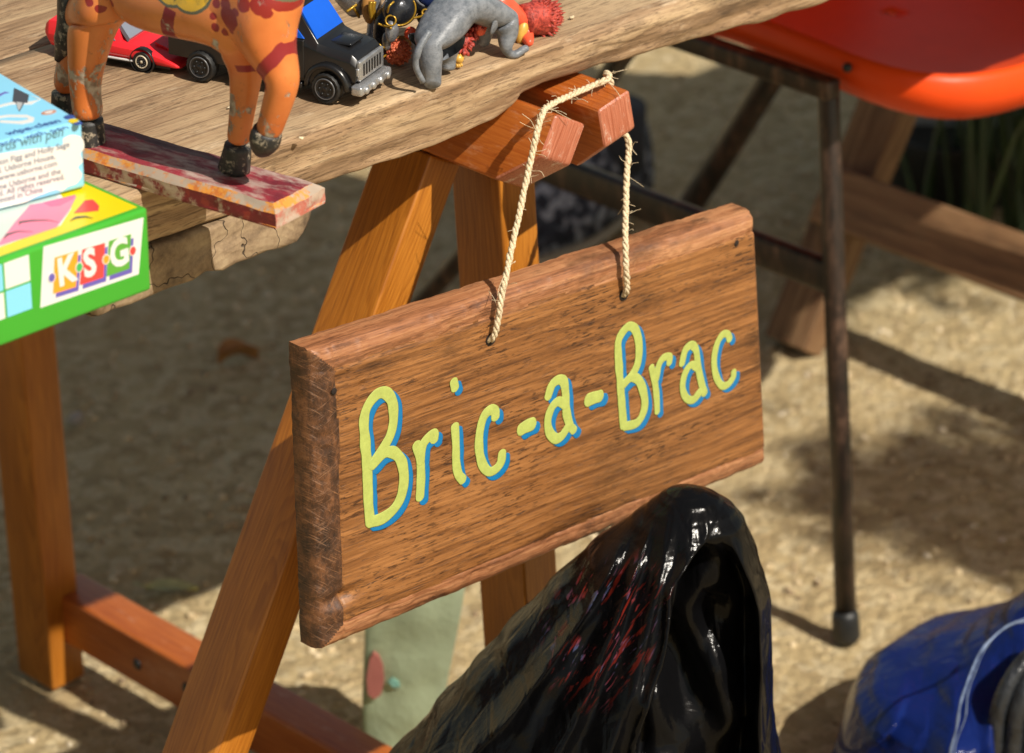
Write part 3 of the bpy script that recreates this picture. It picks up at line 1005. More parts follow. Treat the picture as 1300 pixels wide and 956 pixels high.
def interp(t, x):
    if x <= t[0][0]: return t[0][1:]
    for a, b in zip(t, t[1:]):
        if x <= b[0]:
            k = (x - a[0]) / (b[0] - a[0])
            k = k * k * (3 - 2 * k) * .4 + k * .6
            return [u + (v - u) * k for u, v in zip(a[1:], b[1:])]
    return t[-1][1:]
def sstep(a, b, x):
    t = max(0, min(1, (x - a) / (b - a)))
    return t * t * (3 - 2 * t)

def sack(c0, prof, mouth, NZ=200, NA=280, seed=0, power=2.0):
    """plastic sack lofted downwards from its crest; prof = (pixel row, left, right); mouth(row) = left lip, right lip, amount"""
    rings = []
    y0_, y1_ = prof[0][0], prof[-1][0]
    for i in range(NZ):
        t = i / (NZ - 1)
        py = y0_ + (y1_ - y0_) * t ** power
        l, r = interp(prof, py)
        mid = (l + r) / 2
        C = hit(mid, py, c0, FH)
        R = (r - l) / 2 / FPX * (C - CAM).dot(FW)
        grow = min(1, R / .09) ** 1.3
        ring = []
        for j in range(NA):
            a = 2 * pi * j / NA
            ux, uy = cos(a), sin(a)
            k = .86 - .14 * sstep(.01, .08, R)
            P = C + RT * (R * ux) + FH * (R * k * uy)
            fold = .030 * sin(a * 5 + 1.3 * sin(py * .006) + 1 + seed) + .018 * sin(a * 11 + py * .008 + 2)
            fold += .06 * noise.noise(Vector((ux * 2.2, uy * 2.2, py * .006 + seed)))
            edge = 1 - abs(ux) ** 3
            out = RT * ux + FH * uy
            P += out * R * fold * grow * (edge if uy < 0 else .6)
            # crumpled film: broad facets with narrow creases between them
            q = Vector((P.x * 26, P.y * 26, P.z * 12 + seed))
            v1 = noise.voronoi(q)[0]
            P += out * (.0026 * (v1[1] - v1[0]) - .001) * grow
            q2 = Vector((P.x * 60, P.y * 60, P.z * 30 + seed))
            v2 = noise.voronoi(q2)[0]
            P += out * (.0008 * (v2[1] - v2[0])) * grow
            q3 = Vector((P.x * 85, P.y * 85, P.z * 40 + seed)); rn = abs(noise.noise(q3))
            P += out * (.0006 * max(0, 1 - rn * 4)) * grow
            if uy < 0:
                px = mid + (r - l) / 2 * ux
                lb, rb, amt = mouth(py)
                wob = 5 * noise.noise(Vector((py * .02, seed, 1)))
                d = sstep(lb - 5 + wob, lb + 12 + wob, px) * (1 - sstep(rb - 14, rb + 6, px)) * amt
                lip = exp(-((px - lb + 4 - wob) / 7) ** 2) * amt
                lip2 = exp(-((px - rb - 4) / 9) ** 2) * amt
                crump = .7 * noise.noise(Vector((px * .018, py * .013, 4 + seed)))
                P += FH * (.050 * d * min(1, R / .08) * (1 + crump)) - FH * (.008 * lip + .005 * lip2)
                if px < lb:
                    fan = (px - mouth(y0_ + 60)[0]) / max(60, (py - y0_ + 40))
                    w_ = noise.noise(Vector((fan * 3.2, py * .003, seed)))
                    w2 = noise.noise(Vector((fan * 9, py * .010, 7 + seed)))
                    P -= FH * (.026 * (1 - abs(w_) * 3.0) * (1 if abs(w_) < .33 else 0) + .003 * (1 - abs(w2) * 3) * (1 if abs(w2) < .33 else 0)) * grow * sstep(0, 90, py - y0_)
            ring.append(P)
        rings.append(ring)
    for r in rings:
        for p in r: p.z = max(p.z, .0015)
    return fix(mesh(*loft(rings)))
c0 = at(870, 621, 'y', -.115)
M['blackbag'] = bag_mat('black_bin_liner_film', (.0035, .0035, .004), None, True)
PROF = [(619.5, 862, 878), (624, 846, 896), (631, 836, 914), (645, 820, 934), (660, 801, 946), (701, 746, 962), (756, 691, 978), (817, 635, 981), (867, 591, 981),
        (920, 545, 984), (1000, 480, 992), (1100, 430, 1010), (1220, 410, 1030), (1330, 420, 1030), (1372, 450, 1000)]
def mouth1(py):
    lb = 898 - 48 * sstep(648, 706, py) - 45 * sstep(715, 870, py) - 30 * sstep(870, 1100, py)
    return lb, 925 + 32 * sstep(650, 760, py), sstep(655, 705, py)
bb = thing('bin_bag', 'glossy black plastic sack slumped open below the right end of the sign', 'bag', (.08, -.13, 0))
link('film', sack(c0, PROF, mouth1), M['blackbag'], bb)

# blue carrier bag at the right edge, its open mouth turned to the right
c1_ = at(1400, 860, 'z', .09)
PROF2 = [(742, 1392, 1410), (748, 1360, 1440), (757, 1325, 1480), (768, 1302, 1520), (785, 1275, 1560), (803, 1252, 1590), (820, 1224, 1610), (840, 1172, 1630), (862, 1104, 1640), (880, 1082, 1645), (915, 1066, 1650), (956, 1060, 1650), (1010, 1062, 1630), (1040, 1080, 1590)]
def mouth2(py):
    lb = 1330 - 90 * sstep(762, 850, py) - 32 * sstep(850, 960, py)
    return lb, 1560, sstep(764, 790, py)
blue = thing('carrier_bag', 'dark blue plastic bag with a pale edge gaping open at the lower right corner', 'bag', (c1_.x, c1_.y, 0))
link('film', sack(c1_, PROF2, mouth2, 150, 260, 3.3, 1.5), M['bluebag'], blue)
MH = plain('pale_blue_crease', (.16, .22, .36), .35, .9, 160, .5, .001)
hem = [hit(x, y, c1_ - FH * o, FH) for x, y, o in ((1335, 768, .075), (1318, 780, .085), (1296, 788, .095), (1270, 801, .105), (1250, 820, .115), (1236, 845, .122), (1226, 875, .128), (1216, 910, .130), (1206, 950, .130), (1202, 985, .12))]
for k, (wd_, hr) in enumerate(((.0010, 0), (.0005, .0035))):
    hp_ = [p + RT * hr + noise.noise_vector(p * 40 + Vector((k * 3, 0, 0))) * .003 for p in catmull(hem, 7)]
    link('hem_crease', fix(mesh(*tube(hp_, [wd_ * (1 + .6 * noise.noise(p * 150)) for p in hp_], 6, True, (FH, wd_ * .5)))), MH, blue)
ct = []
for k in range(6):
    pts = [hit(1262 + k * 22, 960, c1_ - FH * .085, FH), hit(1268 + k * 24, 900, c1_ - FH * .090, FH), hit(1292 + k * 22, 850, c1_ - FH * .080, FH), hit(1330 + k * 20, 812, c1_ - FH * .06, FH)]
    ct.append(tube(catmull(pts, 8), .0065 + .0015 * (k % 2), 10))
link('contents', fix(mesh(*join(ct))), plain('dark_grey_folded_film', (.022, .025, .030), .25, .9, 60, .6, .003), blue)

# pale green carrier bag with a red motif, standing under the sign
gb = thing('carrier_bag', 'pale green thin plastic bag with a red printed motif under the sign', 'bag', (.28, .30, 0))
GP = Vector((.285, .30, .08))
M['green'] = plain('pale_green_bag_film', (.42, .50, .34), .55, .18, 30, .4, .003, Transmission_Weight=.5)
rings = []
for i in range(30):
    t = i / 29
    py = 735 + 330 * t
    l = 458 + 10 * t + 3 * sin(t * 9); r = 592 - 52 * t - 22 * t * t
    ring = []
    for j in range(64):
        a = 2 * pi * j / 64
        px = (l + r) / 2 + (r - l) / 2 * (abs(cos(a)) ** .6) * (1 if cos(a) > 0 else -1)
        P = hit(px, py, GP, FH)
        P += FH * (.007 * sin(a)) + FH * .006 * noise.noise(Vector((px * .02, py * .02, 0)))
        ring.append(P)
    rings.append(ring)
low = min(p.z for r in rings for p in r)
for r in rings:
    for p in r: p.z = max(p.z, .001)
link('film', fix(mesh(*loft(rings))), M['green'], gb)
def on_bag(pts, off, mat, name):
    poly = [hit(x, y, GP - FH * off, FH) for x, y in pts]
    n = len(poly)
    vs = poly + [p + FH * .004 for p in poly]
    fs = [tuple(range(n)), tuple(range(n, 2 * n))[::-1]] + [(k, (k + 1) % n, n + (k + 1) % n, n + k) for k in range(n)]
    return link(name, fix(mesh(vs, fs, False)), mat, gb)
on_bag([(469, 838), (474, 829), (481, 834), (486, 846), (488, 864), (484, 882), (475, 888), (467, 882), (465, 862)], .0088, plain('red_print', (.30, .10, .08), .6), 'red_motif')
on_bag([(493, 866), (498, 862), (506, 866), (508, 872), (499, 873)], .0088, plain('teal_print', (.16, .34, .28), .6), 'teal_motif')

# ================================================================ shoe seen through the gap
sh = thing('canvas_shoe', 'mottled navy and white canvas shoe with a pale sole behind the trestle', 'shoe', (1.04, .95, 0))
def shoe_mat():
    t = NT('mottled_navy_fabric')
    n = t.noise(sc=75, det=3)
    return t.out(t.ramp(n, [(.42, (.016, .02, .035)), (.52, (.05, .06, .09)), (.60, (.34, .37, .44))]), .8)
M['shoe'] = shoe_mat()
ms = Matrix.Translation((1.045, .93, 0)) @ Matrix.Rotation(radians(8), 4, 'Z')
rings_s, rings_u = [], []
for i in range(25):
    t = i / 24
    x = -.135 + .27 * t
    hw = (.036 + .012 * sin(pi * min(1, t * 1.1)) ** 2) * (sin(pi * min(1, max(.0, .06 + t * .88))) ** .35) * .95
    hh = .028 + .050 * sstep(.0, .35, t) * (1) + .02 * sstep(.45, .7, t)
    if t > .93: hh -= .02 * (t - .93) / .07
    rings_s.append([Vector((x, hw * 1.08 * cos(2 * pi * j / 20), .013 + .012 * (sin(2 * pi * j / 20)))) for j in range(20)])
    rings_u.append([Vector((x, hw * cos(2 * pi * j / 20), .022 + max(-.0, sin(2 * pi * j / 20)) * hh)) for j in range(20)])
link('sole', fix(mesh(*loft(rings_s))), plain('pale_rubber_sole', (.42, .38, .28), .7), sh, ms)
link('upper', fix(mesh(*loft(rings_u))), M['shoe'], sh, ms)
cuff = [[Vector((.075 + .045 * cos(2 * pi * j / 20), .038 * sin(2 * pi * j / 20), z)) for j in range(20)] for z in (.06, .09, .125)]
link('collar', fix(mesh(*loft(cuff))), plain('dark_slate_fabric', (.035, .04, .055), .85), sh, ms)

# ================================================================ grey board and strap leaved plant
gbd = thing('grey_board', 'dark grey-green upright board standing behind the leafy plant', 'board', at(1126, 236, 'z', 0))
m = Matrix.Translation(at(1126, 236, 'z', 0)) @ Matrix.Rotation(-YAW, 4, 'Z')
link('panel', from_bm(box_bm((0, 0, 0), (.8, .02, .34), .004)), plain('grey_green_board_paint', (.42, .46, .44), .8, .3, 12), gbd, m)
pl = thing('strap_leaf_plant', 'dark green plant with long arching strap leaves at the right edge', 'plant', (1.42, .74, 0))
M['leaf'] = plain('strap_leaf_green', (.02, .05, .012), .45, .6, 40)
pot = [[Vector((1.45 + r * cos(2 * pi * j / 28), .74 + r * sin(2 * pi * j / 28), z)) for j in range(28)] for z, r in ((.0, .07), (.002, .075), (.06, .09), (.075, .095), (.08, .093), (.07, .084), (.069, .01))]
link('pot', fix(mesh(*loft(pot))), plain('black_nursery_pot', (.02, .022, .02), .6), pl)
rl = random.Random(12)
blades = []
for k in range(52):
    an = rl.uniform(0, 2 * pi)
    q_ = at(rl.uniform(1165, 1420), rl.uniform(255, 350), 'z', 0); bx, by = q_.x, q_.y
    base_ = Vector((bx, by, .0 if abs(bx - 1.45) > .07 else .06))
    h_, sp_ = rl.uniform(.12, .27), rl.uniform(.02, .10)
    pts = catmull([base_, base_ + Vector((cos(an) * sp_ * .3, sin(an) * sp_ * .3, h_ * .5)), base_ + Vector((cos(an) * sp_ * .8, sin(an) * sp_ * .8, h_)), base_ + Vector((cos(an) * sp_ * 1.6, sin(an) * sp_ * 1.6, h_ * .9))], 5)
    n = len(pts)
    wd = rl.uniform(.0035, .0065)
    blades.append(tube(pts, [wd * (1 - .85 * (i / (n - 1)) ** 2) for i in range(n)], 6, True, (Vector((cos(an), sin(an), .3)).normalized(), .0008)))
lm = [fix(mesh(*b)) for b in blades]
for b in lm:
    link('leaf', b, M['leaf'], pl)
# ================================================================ boxes at the left
def col(name, c, r=.35): return plain(name, c, r, .03, 40, .05, .0001, Coat_Weight=.25, Coat_Roughness=.2)
C_ = dict(green=(.045, .36, .025), yellow=(.78, .60, .0), white=(.72, .72, .70), pink=(.88, .20, .33), red=(.74, .06, .05), orange=(.92, .34, .02), purple=(.13, .10, .42),
          lblue=(.22, .62, .88), sky=(.24, .60, .83), dark=(.05, .05, .06), grey=(.45, .46, .46), lgreen=(.10, .36, .04), navy=(.03, .07, .30), grn2=(.05, .42, .10), text=(.16, .18, .24))
MC = {k: col('print_' + k, v) for k, v in C_.items()}
def decal(name, poly, fr, mat, lay, parent):
    """flat printed shape: poly in the face's own x,y; lay = how many ink layers up"""
    n = len(poly)
    z0, z1 = .00004, .0001 + lay * .00009
    vs = [(x, y, z0) for x, y in poly] + [(x, y, z1) for x, y in poly]
    fs = [tuple(range(n))[::-1], tuple(range(n, 2 * n))] + [(k, (k + 1) % n, n + (k + 1) % n, n + k) for k in range(n)]
    return link(name, fix(mesh(vs, fs, False)), mat, parent, fr)
def circle(cx, cy, rx, ry=None, n=24): return [(cx + rx * cos(2 * pi * k / n), cy + (ry or rx) * sin(2 * pi * k / n)) for k in range(n)]
def words(name, s, x, y, size, fr, mat, lay, parent, bold=0, rot=0, sx=1.0):
    me = text_mesh(s, size, .00003, bold)
    me.transform(Matrix.Translation((x, y, .0001 + lay * .00009)) @ Matrix.Rotation(rot, 4, 'Z') @ Matrix.Diagonal((sx, 1, 1, 1)))
    return link(name, me, mat, parent, fr)
def face_uv(px, py, fr):
    """pixel -> the face's own x,y"""
    o = fr.translation; n = fr.to_3x3() @ Vector((0, 0, 1))
    q = fr.inverted() @ hit(px, py, o, n)
    return (q.x, q.y)

KX1, KY0, KZ0, KZ1 = -.3065, -.107, .7205, .7665
KX0, KY1 = -.56, .11
kb = thing('game_box', 'green edged game box with a KSG logo lying on the plank corner', 'box', (-.43, 0, .72))
link('carton', from_bm(box_bm((KX0, KY0, KZ0), (KX1, KY1, KZ1), .0022, 3)), MC['green'], kb)
ff = Matrix(((1, 0, 0, 0), (0, 0, -1, KY0), (0, 1, 0, 0), (0, 0, 0, 1)))          # front face frame: x right, y up, z out
ft = Matrix(((1, 0, 0, 0), (0, 1, 0, 0), (0, 0, 1, KZ1), (0, 0, 0, 1)))           # top face frame
def fpoly(pts, fr): return [face_uv(x, y, fr) for x, y in pts]
# top: yellow field, white edged oval panel with pink shapes
decal('yellow_panel', [(KX0 + .004, KY0 + .004), (KX1 - .0035, KY0 + .004), (KX1 - .0035, KY1 - .004), (KX0 + .004, KY1 - .004)], ft, MC['yellow'], 0, kb)
def ov(i):
    return [(-.545, KY0 + .013 + i), (-.352, KY0 + .013 + i), (-.335 - i, KY0 + .026), (-.327 - i, KY0 + .046), (-.333 - i, KY0 + .066), (-.350, KY0 + .08 - i), (-.37, KY0 + .085 - i), (-.545, KY0 + .087 - i)]
decal('white_outline', ov(0), ft, MC['white'], 1, kb)
decal('grey_field', ov(.0028), ft, col('print_pale_green_grey', (.55, .64, .58)), 2, kb)
decal('pink_figure', fpoly([(-5, 314), (18, 284), (38, 261), (62, 257), (97, 250), (88, 268), (72, 289), (30, 303)], ft), ft, MC['pink'], 3, kb)
decal('red_patch', fpoly([(100, 264), (108, 255), (118, 254), (126, 262), (125, 268), (108, 270), (94, 271)], ft), ft, MC['red'], 3, kb)
decal('pink_patch', fpoly([(55, 258), (96, 248), (92, 254), (76, 262), (64, 263)], ft), ft, col('print_rose', (.75, .12, .25)), 4, kb)
for pts in ([(24, 287), (24, 282), (40, 280), (60, 280), (74, 283), (60, 281), (40, 282), (27, 284)], [(4, 305), (8, 298), (22, 294), (42, 295), (22, 295.5), (10, 300)], [(89, 281), (96, 276), (108, 275), (118, 278), (108, 276.5), (97, 278)]):
    decal('black_line', fpoly(pts, ft), ft, MC['dark'], 5, kb)
# front: blue and white checks, KSG panel
s = .0178
for i in range(5):
    for j in range(2):
        x = -.3975 - .0165 * i; y = KZ0 + .0145 + j * .0152
        decal('check_square', [(x, y), (x + .0152, y), (x + .0152, y + .0140), (x, y + .0140)], ff, MC['white'] if (i + j) % 2 == 0 else MC['lblue'], 1, kb) if False else decal('check_square', [(x, y), (x + .0152, y), (x + .0152, y + .0140), (x, y + .0140)], ff, MC['lblue'] if (i + j) % 2 == 0 else MC['white'], 1, kb)
decal('white_logo_panel', fpoly([(55, 313), (182, 276), (176, 348), (51, 391)], ff), ff, MC['white'], 0, kb)
def tile(pts, mat, dx=3.5, dy=5):
    decal('logo_shadow', fpoly([(x + dx, y + dy) for x, y in pts], ff), ff, MC['purple'], 1, kb)
    decal('logo_tile', fpoly(pts, ff), ff, mat, 2, kb)
tile([(69, 327), (99, 318), (96, 364), (67, 373)], MC['orange'])
tile([(104, 317), (133, 308), (131, 352), (101, 362)], MC['red'])
tile([(138, 306), (166, 297), (164, 341), (135, 351)], MC['lgreen'])
for (px, py, sx_, s_) in ((74, 363, 1, 'K'), (107, 352, 1, 'S'), (140, 341, 1, 'G')):
    x, y = face_uv(px, py, ff)
    words('logo_letter', s_, x, y, .0205, ff, MC['white'], 3, kb, .0008, radians(2), .82)
for (px, py, mm) in ((65, 352, 'purple'), (100, 339, 'grn2'), (134, 329, 'orange'), (168, 318, 'red')):
    x, y = face_uv(px, py, ff)
    decal('logo_dot', circle(x, y, .0024, .0028), ff, MC['white'], 4, kb)
    decal('logo_dot', circle(x, y, .0019, .0023), ff, MC[mm], 5, kb)

# blue box on top, turned slightly
ub = thing('card_box', 'sky blue box of wipe-clean cards with a white cloud panel, upper of the two boxes', 'box', (-.40, -.03, .767))
BZ0, BZ1 = .7676, .8045
cr = at(109, 238, 'z', BZ0)
ang = radians(-8)
um = Matrix.Translation((cr.x, cr.y, 0)) @ Matrix.Rotation(ang, 4, 'Z')
link('carton', from_bm(box_bm((-.19, 0, BZ0), (0, .145, BZ1), .0022, 3)), MC['sky'], ub, um)
uf = um @ Matrix(((1, 0, 0, 0), (0, 0, -1, 0), (0, 1, 0, 0), (0, 0, 0, 1)))
ut = um @ Matrix.Translation((0, 0, BZ1))
cl = []
for (px, py) in [(-30, 200), (30, 190), (76, 185), (80, 176), (92, 171), (104, 175), (107, 187), (102, 195), (105, 205), (99, 212), (104, 222), (97, 233), (86, 237), (78, 243), (70, 241), (45, 250), (32, 257), (10, 262), (-30, 272)]:
    cl.append(face_uv(px, py, uf))
cl = [(p.x, p.y) for p in catmull([Vector((x, y, 0)) for x, y in cl], 4)]
decal('cloud_panel', cl, uf, MC['white'], 0, ub)
lines = ['Illustrated by Non Figg and Holly Sage', 'First published by Usborne Publishing Ltd. Usborne House,', '83-85 Saffron Hill, London, England. www.usborne.com', 'Copyright Usborne Publishing Ltd. The name Usborne and the', 'are Trade Marks of Usborne Publishing Ltd. All rights reserved.', 'Usborne Publishing Ltd. Printed in China']
ends = [(88, 184), (70, 199), (72, 208), (77, 218), (82, 225), (54, 241)]
for s_, (px, py) in zip(lines, ends):
    me = text_mesh(s_, .0044, .00003, .00004)
    xmax = max(v.co.x for v in me.vertices)
    x, y = face_uv(px, py + 2, uf)
    me.transform(Matrix.Translation((x - xmax, y, .00025)))
    link('small_print', me, MC['text'], ub, uf)
# top print
for s_, (px, py) in (('wipe-clean', (78, 152)), ('cards with pen', (88, 160))):
    me = text_mesh(s_, .0072, .00003, .0001)
    xmax = max(v.co.x for v in me.vertices)
    x, y = face_uv(px, py + 3, ut)
    me.transform(Matrix.Translation((x - xmax, y, .00025)))
    link('blue_lettering', me, MC['navy'], ub, ut)
decal('white_swoosh', fpoly([(-20, 150), (10, 146), (34, 146), (44, 150), (42, 155), (28, 158), (0, 156), (0, 153), (24, 154), (36, 152), (34, 149.5), (10, 149), (-20, 153)], ut), ut, MC['white'], 1, ub)
decal('white_swoosh', fpoly([(-10, 136), (14, 130), (38, 129), (50, 127), (38, 121), (52, 126), (40, 133), (14, 133), (-10, 139)], ut), ut, MC['white'], 1, ub)
decal('pen_tip', fpoly([(18, 112), (37, 121), (35, 131), (31, 131), (25, 142), (20, 131), (16, 129)], ut), ut, MC['dark'], 2, ub)
decal('pen_nib', fpoly([(21, 130), (29, 131), (26, 138), (24, 141), (22, 137)], ut), ut, MC['grey'], 3, ub)
x, y = face_uv(62, 143, ut)
decal('brown_ring', circle(x, y, .0042, .0026), ut, col('print_brown', (.55, .25, .16)), 2, ub)
decal('brown_ring', circle(x, y, .0024, .0012), ut, MC['white'], 3, ub)
x, y = face_uv(93, 154, ut)
decal('orange_spot', circle(x, y, .0026), ut, MC['yellow'], 3, ub)
x, y = face_uv(88, 149, ut)
decal('purple_spot', circle(x, y, .0028), ut, MC['navy'], 2, ub)
x, y = face_uv(99, 157, ut)
decal('purple_spot', circle(x, y, .0022), ut, MC['navy'], 2, ub)
decal('purple_curve', fpoly([(-5, 122), (6, 117), (12, 118), (6, 119), (-5, 125)], ut), ut, MC['purple'], 2, ub)

# ================================================================ painted wooden horse
U_ = Vector((.1814, -.9834, 0)).normalized()                      # the way the horse faces
front_l = at(350, 291, 'z', .7205); front_r = at(403, 255, 'z', .7205)
Vx = Vector((0, 0, 1)).cross(U_).normalized()                     # across, away from the viewer's side
if Vx.x < 0: Vx = -Vx
hw = (front_r - front_l).dot(Vx)
O_ = front_l + Vx * (hw / 2); O_.z = .7205
HM = Matrix((U_, Vx, Vector((0, 0, 1)))).transposed().to_4x4(); HM.translation = O_
if HM.determinant() < 0:
    Vx = -Vx; HM = Matrix((U_, Vx, Vector((0, 0, 1)))).transposed().to_4x4(); HM.translation = O_
HI = HM.inverted()
NEAR = -1 if (HM.to_3x3() @ Vector((0, 1, 0))).x > 0 else 1       # side of local Y that faces the viewer
def hp(px, py, off=0.0):
    """pixel -> horse's own frame on the upright plane off metres towards the viewer"""
    q = HI @ hit(px, py, HM @ Vector((0, NEAR * off, 0)), Vx)
    return q
ho = thing('wooden_horse', 'chipped orange painted wooden horse on a red board, one foreleg raised', 'toy horse', O_)
def paintbase():
    t = NT('flaking_crimson_paint')
    n = t.noise(t.mp((10, 30, 30)), sc=3.2, det=7, ro=.7)
    n2 = t.noise(t.mp((9, 40, 40), loc=(2, 2, 0)), sc=4, det=6, ro=.75)
    x, y, z = t.sep(t.co)[:3]
    c = t.ramp(t.noise(sc=60, det=5), [(.35, (.13, .012, .020)), (.6, (.30, .028, .040))])
    c = t.mix(t.ramp(n, [(.45, 0), (.60, .85)]), c, t.ramp(n2, [(.3, (.33, .22, .18)), (.7, (.56, .47, .40))]))
    # darker purple-black strip along the far side
    yy = t.math('MULTIPLY', y, -NEAR)
    dark = t.math('MULTIPLY', t.ramp(t.math('ADD', yy, t.math('MULTIPLY', n, .01)), [(.008, 0), (.016, 1)]), t.ramp(x, [(-.10, 0), (-.05, 0)]))
    zone = t.math('MULTIPLY', t.math('GREATER_THAN', t.math('ADD', yy, t.math('MULTIPLY_ADD', n, .014, -.007)), .010), t.math('LESS_THAN', t.math('ADD', x, t.math('MULTIPLY', n2, .02)), -.045))
    c = t.mix(t.math('MULTIPLY', zone, .72), c, (.045, .022, .028))
    return t.out(c, .55, t.bump(t.math('ADD', n, n2), .5, .001))
def chip(name, a, b, prim, lo=.5, hi=.56, sc=40):
    t = NT(name)
    n = t.noise(sc=sc, det=7, ro=.72)
    m = t.noise(sc=sc * 2.3, det=6, ro=.7)
    c = t.mix(t.ramp(m, [(.5, 0), (.58, 1)]), a, b)
    c = t.mix(t.ramp(n, [(lo, 0), (hi, 1)]), c, prim)
    return t.out(c, .5, t.bump(n, .6, .0008))
M['hbase'] = paintbase()
M['hrim'] = chip('flaking_orange_rim_paint', (.62, .25, .04), (.50, .15, .03), (.38, .30, .23), .46, .54, 60)
M['hside'] = chip('flaking_maroon_side_paint', (.17, .015, .018), (.26, .03, .02), (.42, .31, .21), .50, .58, 55)
M['hend'] = chip('worn_pink_end_paint', (.45, .13, .09), (.40, .08, .06), (.46, .34, .26), .45, .56, 50)
BL_, BH = .205, .0125
hx2 = hw / 2
def slab(ins, z): return [Vector((-BL_ + ins, -hx2 + ins, z)), Vector((-ins, -hx2 + ins, z)), Vector((-ins, hx2 - ins, z)), Vector((-BL_ + ins, hx2 - ins, z))]
vs = slab(0, 0) + slab(0, .0085) + slab(.0045, BH)
fs = [(3, 2, 1, 0), (8, 9, 10, 11)] + [(k, (k + 1) % 4, 4 + (k + 1) % 4, 4 + k) for k in range(4)] + [(4 + k, 4 + (k + 1) % 4, 8 + (k + 1) % 4, 8 + k) for k in range(4)]
me = mesh(vs, fs, False)
bm = bmesh.new(); bm.from_mesh(me)
bmesh.ops.recalc_face_normals(bm, faces=bm.faces)
bmesh.ops.subdivide_edges(bm, edges=bm.edges[:], cuts=18, use_grid_fill=True)
for v in bm.verts:
    if v.co.z > .001: v.co += noise.noise_vector(v.co * 160) * .0007 + noise.noise_vector(v.co * 40) * .0006
bm.to_mesh(me); bm.free()
bs = link('base_board', me, [M['hbase'], M['hrim'], M['hside'], M['hend']], ho, HM)
for p in me.polygons:
    n_, c = p.normal, p.center
    if n_.z > .93: p.material_index = 0
    elif n_.z > .35: p.material_index = 1
    elif n_.x > .5: p.material_index = 3
    else: p.material_index = 2

def horse_mat():
    t = NT('chipped_orange_horse_paint')
    x, y, z = t.sep(t.co)[:3]
    flat = t.n('ShaderNodeCombineXYZ'); t.put(flat.inputs[0], x); t.put(flat.inputs[2], z)
    wn = t.noise(sc=70, det=3, col=True)
    sc_ = t.n('ShaderNodeVectorMath', operation='SCALE'); t.put(sc_.inputs[0], t.vm('SUBTRACT', wn, (.5, .5, .5))); sc_.inputs['Scale'].default_value = .004
    P = t.vm('ADD', flat.outputs[0], sc_.outputs[0])
    sx_, sy_, sz_ = t.sep(P)[:3]
    cc = t.n('ShaderNodeCombineXYZ'); t.put(cc.inputs[0], sx_); t.put(cc.inputs[2], sz_); P = cc.outputs[0]
    base = t.ramp(t.noise(sc=28, det=5), [(.35, (.56, .14, .028)), (.65, (.72, .225, .055))])
    base = t.mix(t.ramp(t.noise(sc=180, det=4, ro=.7), [(.62, 0), (.72, .5)]), base, (.30, .10, .03))
    near = t.math('GREATER_THAN', t.math('MULTIPLY', y, NEAR), -.004)
    def spot(px, py, rpx):
        q = hp(px, py, .023)
        return t.math('LESS_THAN', t.vm('DISTANCE', P, (q.x, 0, q.z)), rpx / 2250)
    def grp(L):
        m = None
        for a in L:
            s_ = spot(*a)
            m = s_ if m is None else t.math('MAXIMUM', m, s_)
        return t.math('MULTIPLY', m, near)
    reds = grp([(111, 2, 6), (122, 12, 5.5), (137, 5, 5.5), (124, -8, 6), (290, 24, 15), (272, 6, 6), (268, 22, 5), (270, 36, 5), (280, 43, 5), (292, 40, 5), (299, 30, 5), (300, 16, 6), (310, 6, 10), (285, 6, 9), (333, 20, 6), (328, 8, 12), (345, 12, 10), (356, 20, 5), (252, -4, 7)])
    yel = grp([(237, -18, 32), (215, -22, 28), (348, -4, 13), (366, -8, 10)])
    yrim = grp([(237, -18, 36), (215, -22, 32), (348, -4, 17), (366, -8, 14)])
    hg = t.ramp(t.noise(sc=150, det=4), [(.45, (.74, .42, .02)), (.6, (.60, .36, .03)), (.68, (.10, .08, .03))])
    c = t.mix(reds, base, (.27, .016, .012))
    c = t.mix(yrim, c, (.12, .11, .06))
    c = t.mix(yel, c, hg)
    def band(p0, p1, w_):
        a, b = hp(*p0, .017), hp(*p1, .017)
        d = Vector((b.x - a.x, 0, b.z - a.z)); L = d.length; d.normalize()
        n_ = Vector((d.z, 0, -d.x))
        rel = t.vm('SUBTRACT', P, (a.x, 0, a.z))
        u = t.vm('DOT_PRODUCT', rel, tuple(d)); v = t.math('ABSOLUTE', t.vm('DOT_PRODUCT', rel, tuple(n_)))
        return t.math('MULTIPLY', t.math('LESS_THAN', v, w_ / 2250), t.math('MULTIPLY', t.math('GREATER_THAN', u, 0.0), t.math('LESS_THAN', u, L)))
    bands = None
    for b in (((226, 8), (210, 62), 8.5), ((320, 112), (357, 62), 7.5), ((288, 92), (338, 112), 6)):
        m = band(*b)
        bands = m if bands is None else t.math('MAXIMUM', bands, m)
    c = t.mix(bands, c, (.25, .014, .018))
    # chipped places: bare grey primer, stronger on the legs and shoulder
    n = t.noise(t.mp((1, 1, .6)), sc=75, det=8, ro=.72)
    hq = hp(0, 120, 0).z
    lowm = t.ramp(z, [(0.0, 1), (.5, 1)])
    leg = t.math('MULTIPLY', t.math('LESS_THAN', z, .062), .10)
    q = hp(325, 42, .012)
    sh_ = t.math('MULTIPLY', t.ramp(t.math('MULTIPLY', t.vm('DISTANCE', P, (q.x, 0, q.z)), 60), [(0, 1), (.7, 0)]), .13)
    thr = t.math('ADD', n, t.math('ADD', leg, sh_))
    c = t.mix(t.ramp(thr, [(.615, 0), (.645, 1)]), c, t.ramp(t.noise(sc=200), [(.4, (.24, .17, .12)), (.6, (.50, .42, .33))]))
    return t.out(c, .42, t.bump(t.ramp(thr, [(.6, 1), (.65, 0)]), .5, .0007), Coat_Weight=.15)
M['horse'] = horse_mat()
k_ = 1 / 2250
near, far = .0085, -.0085
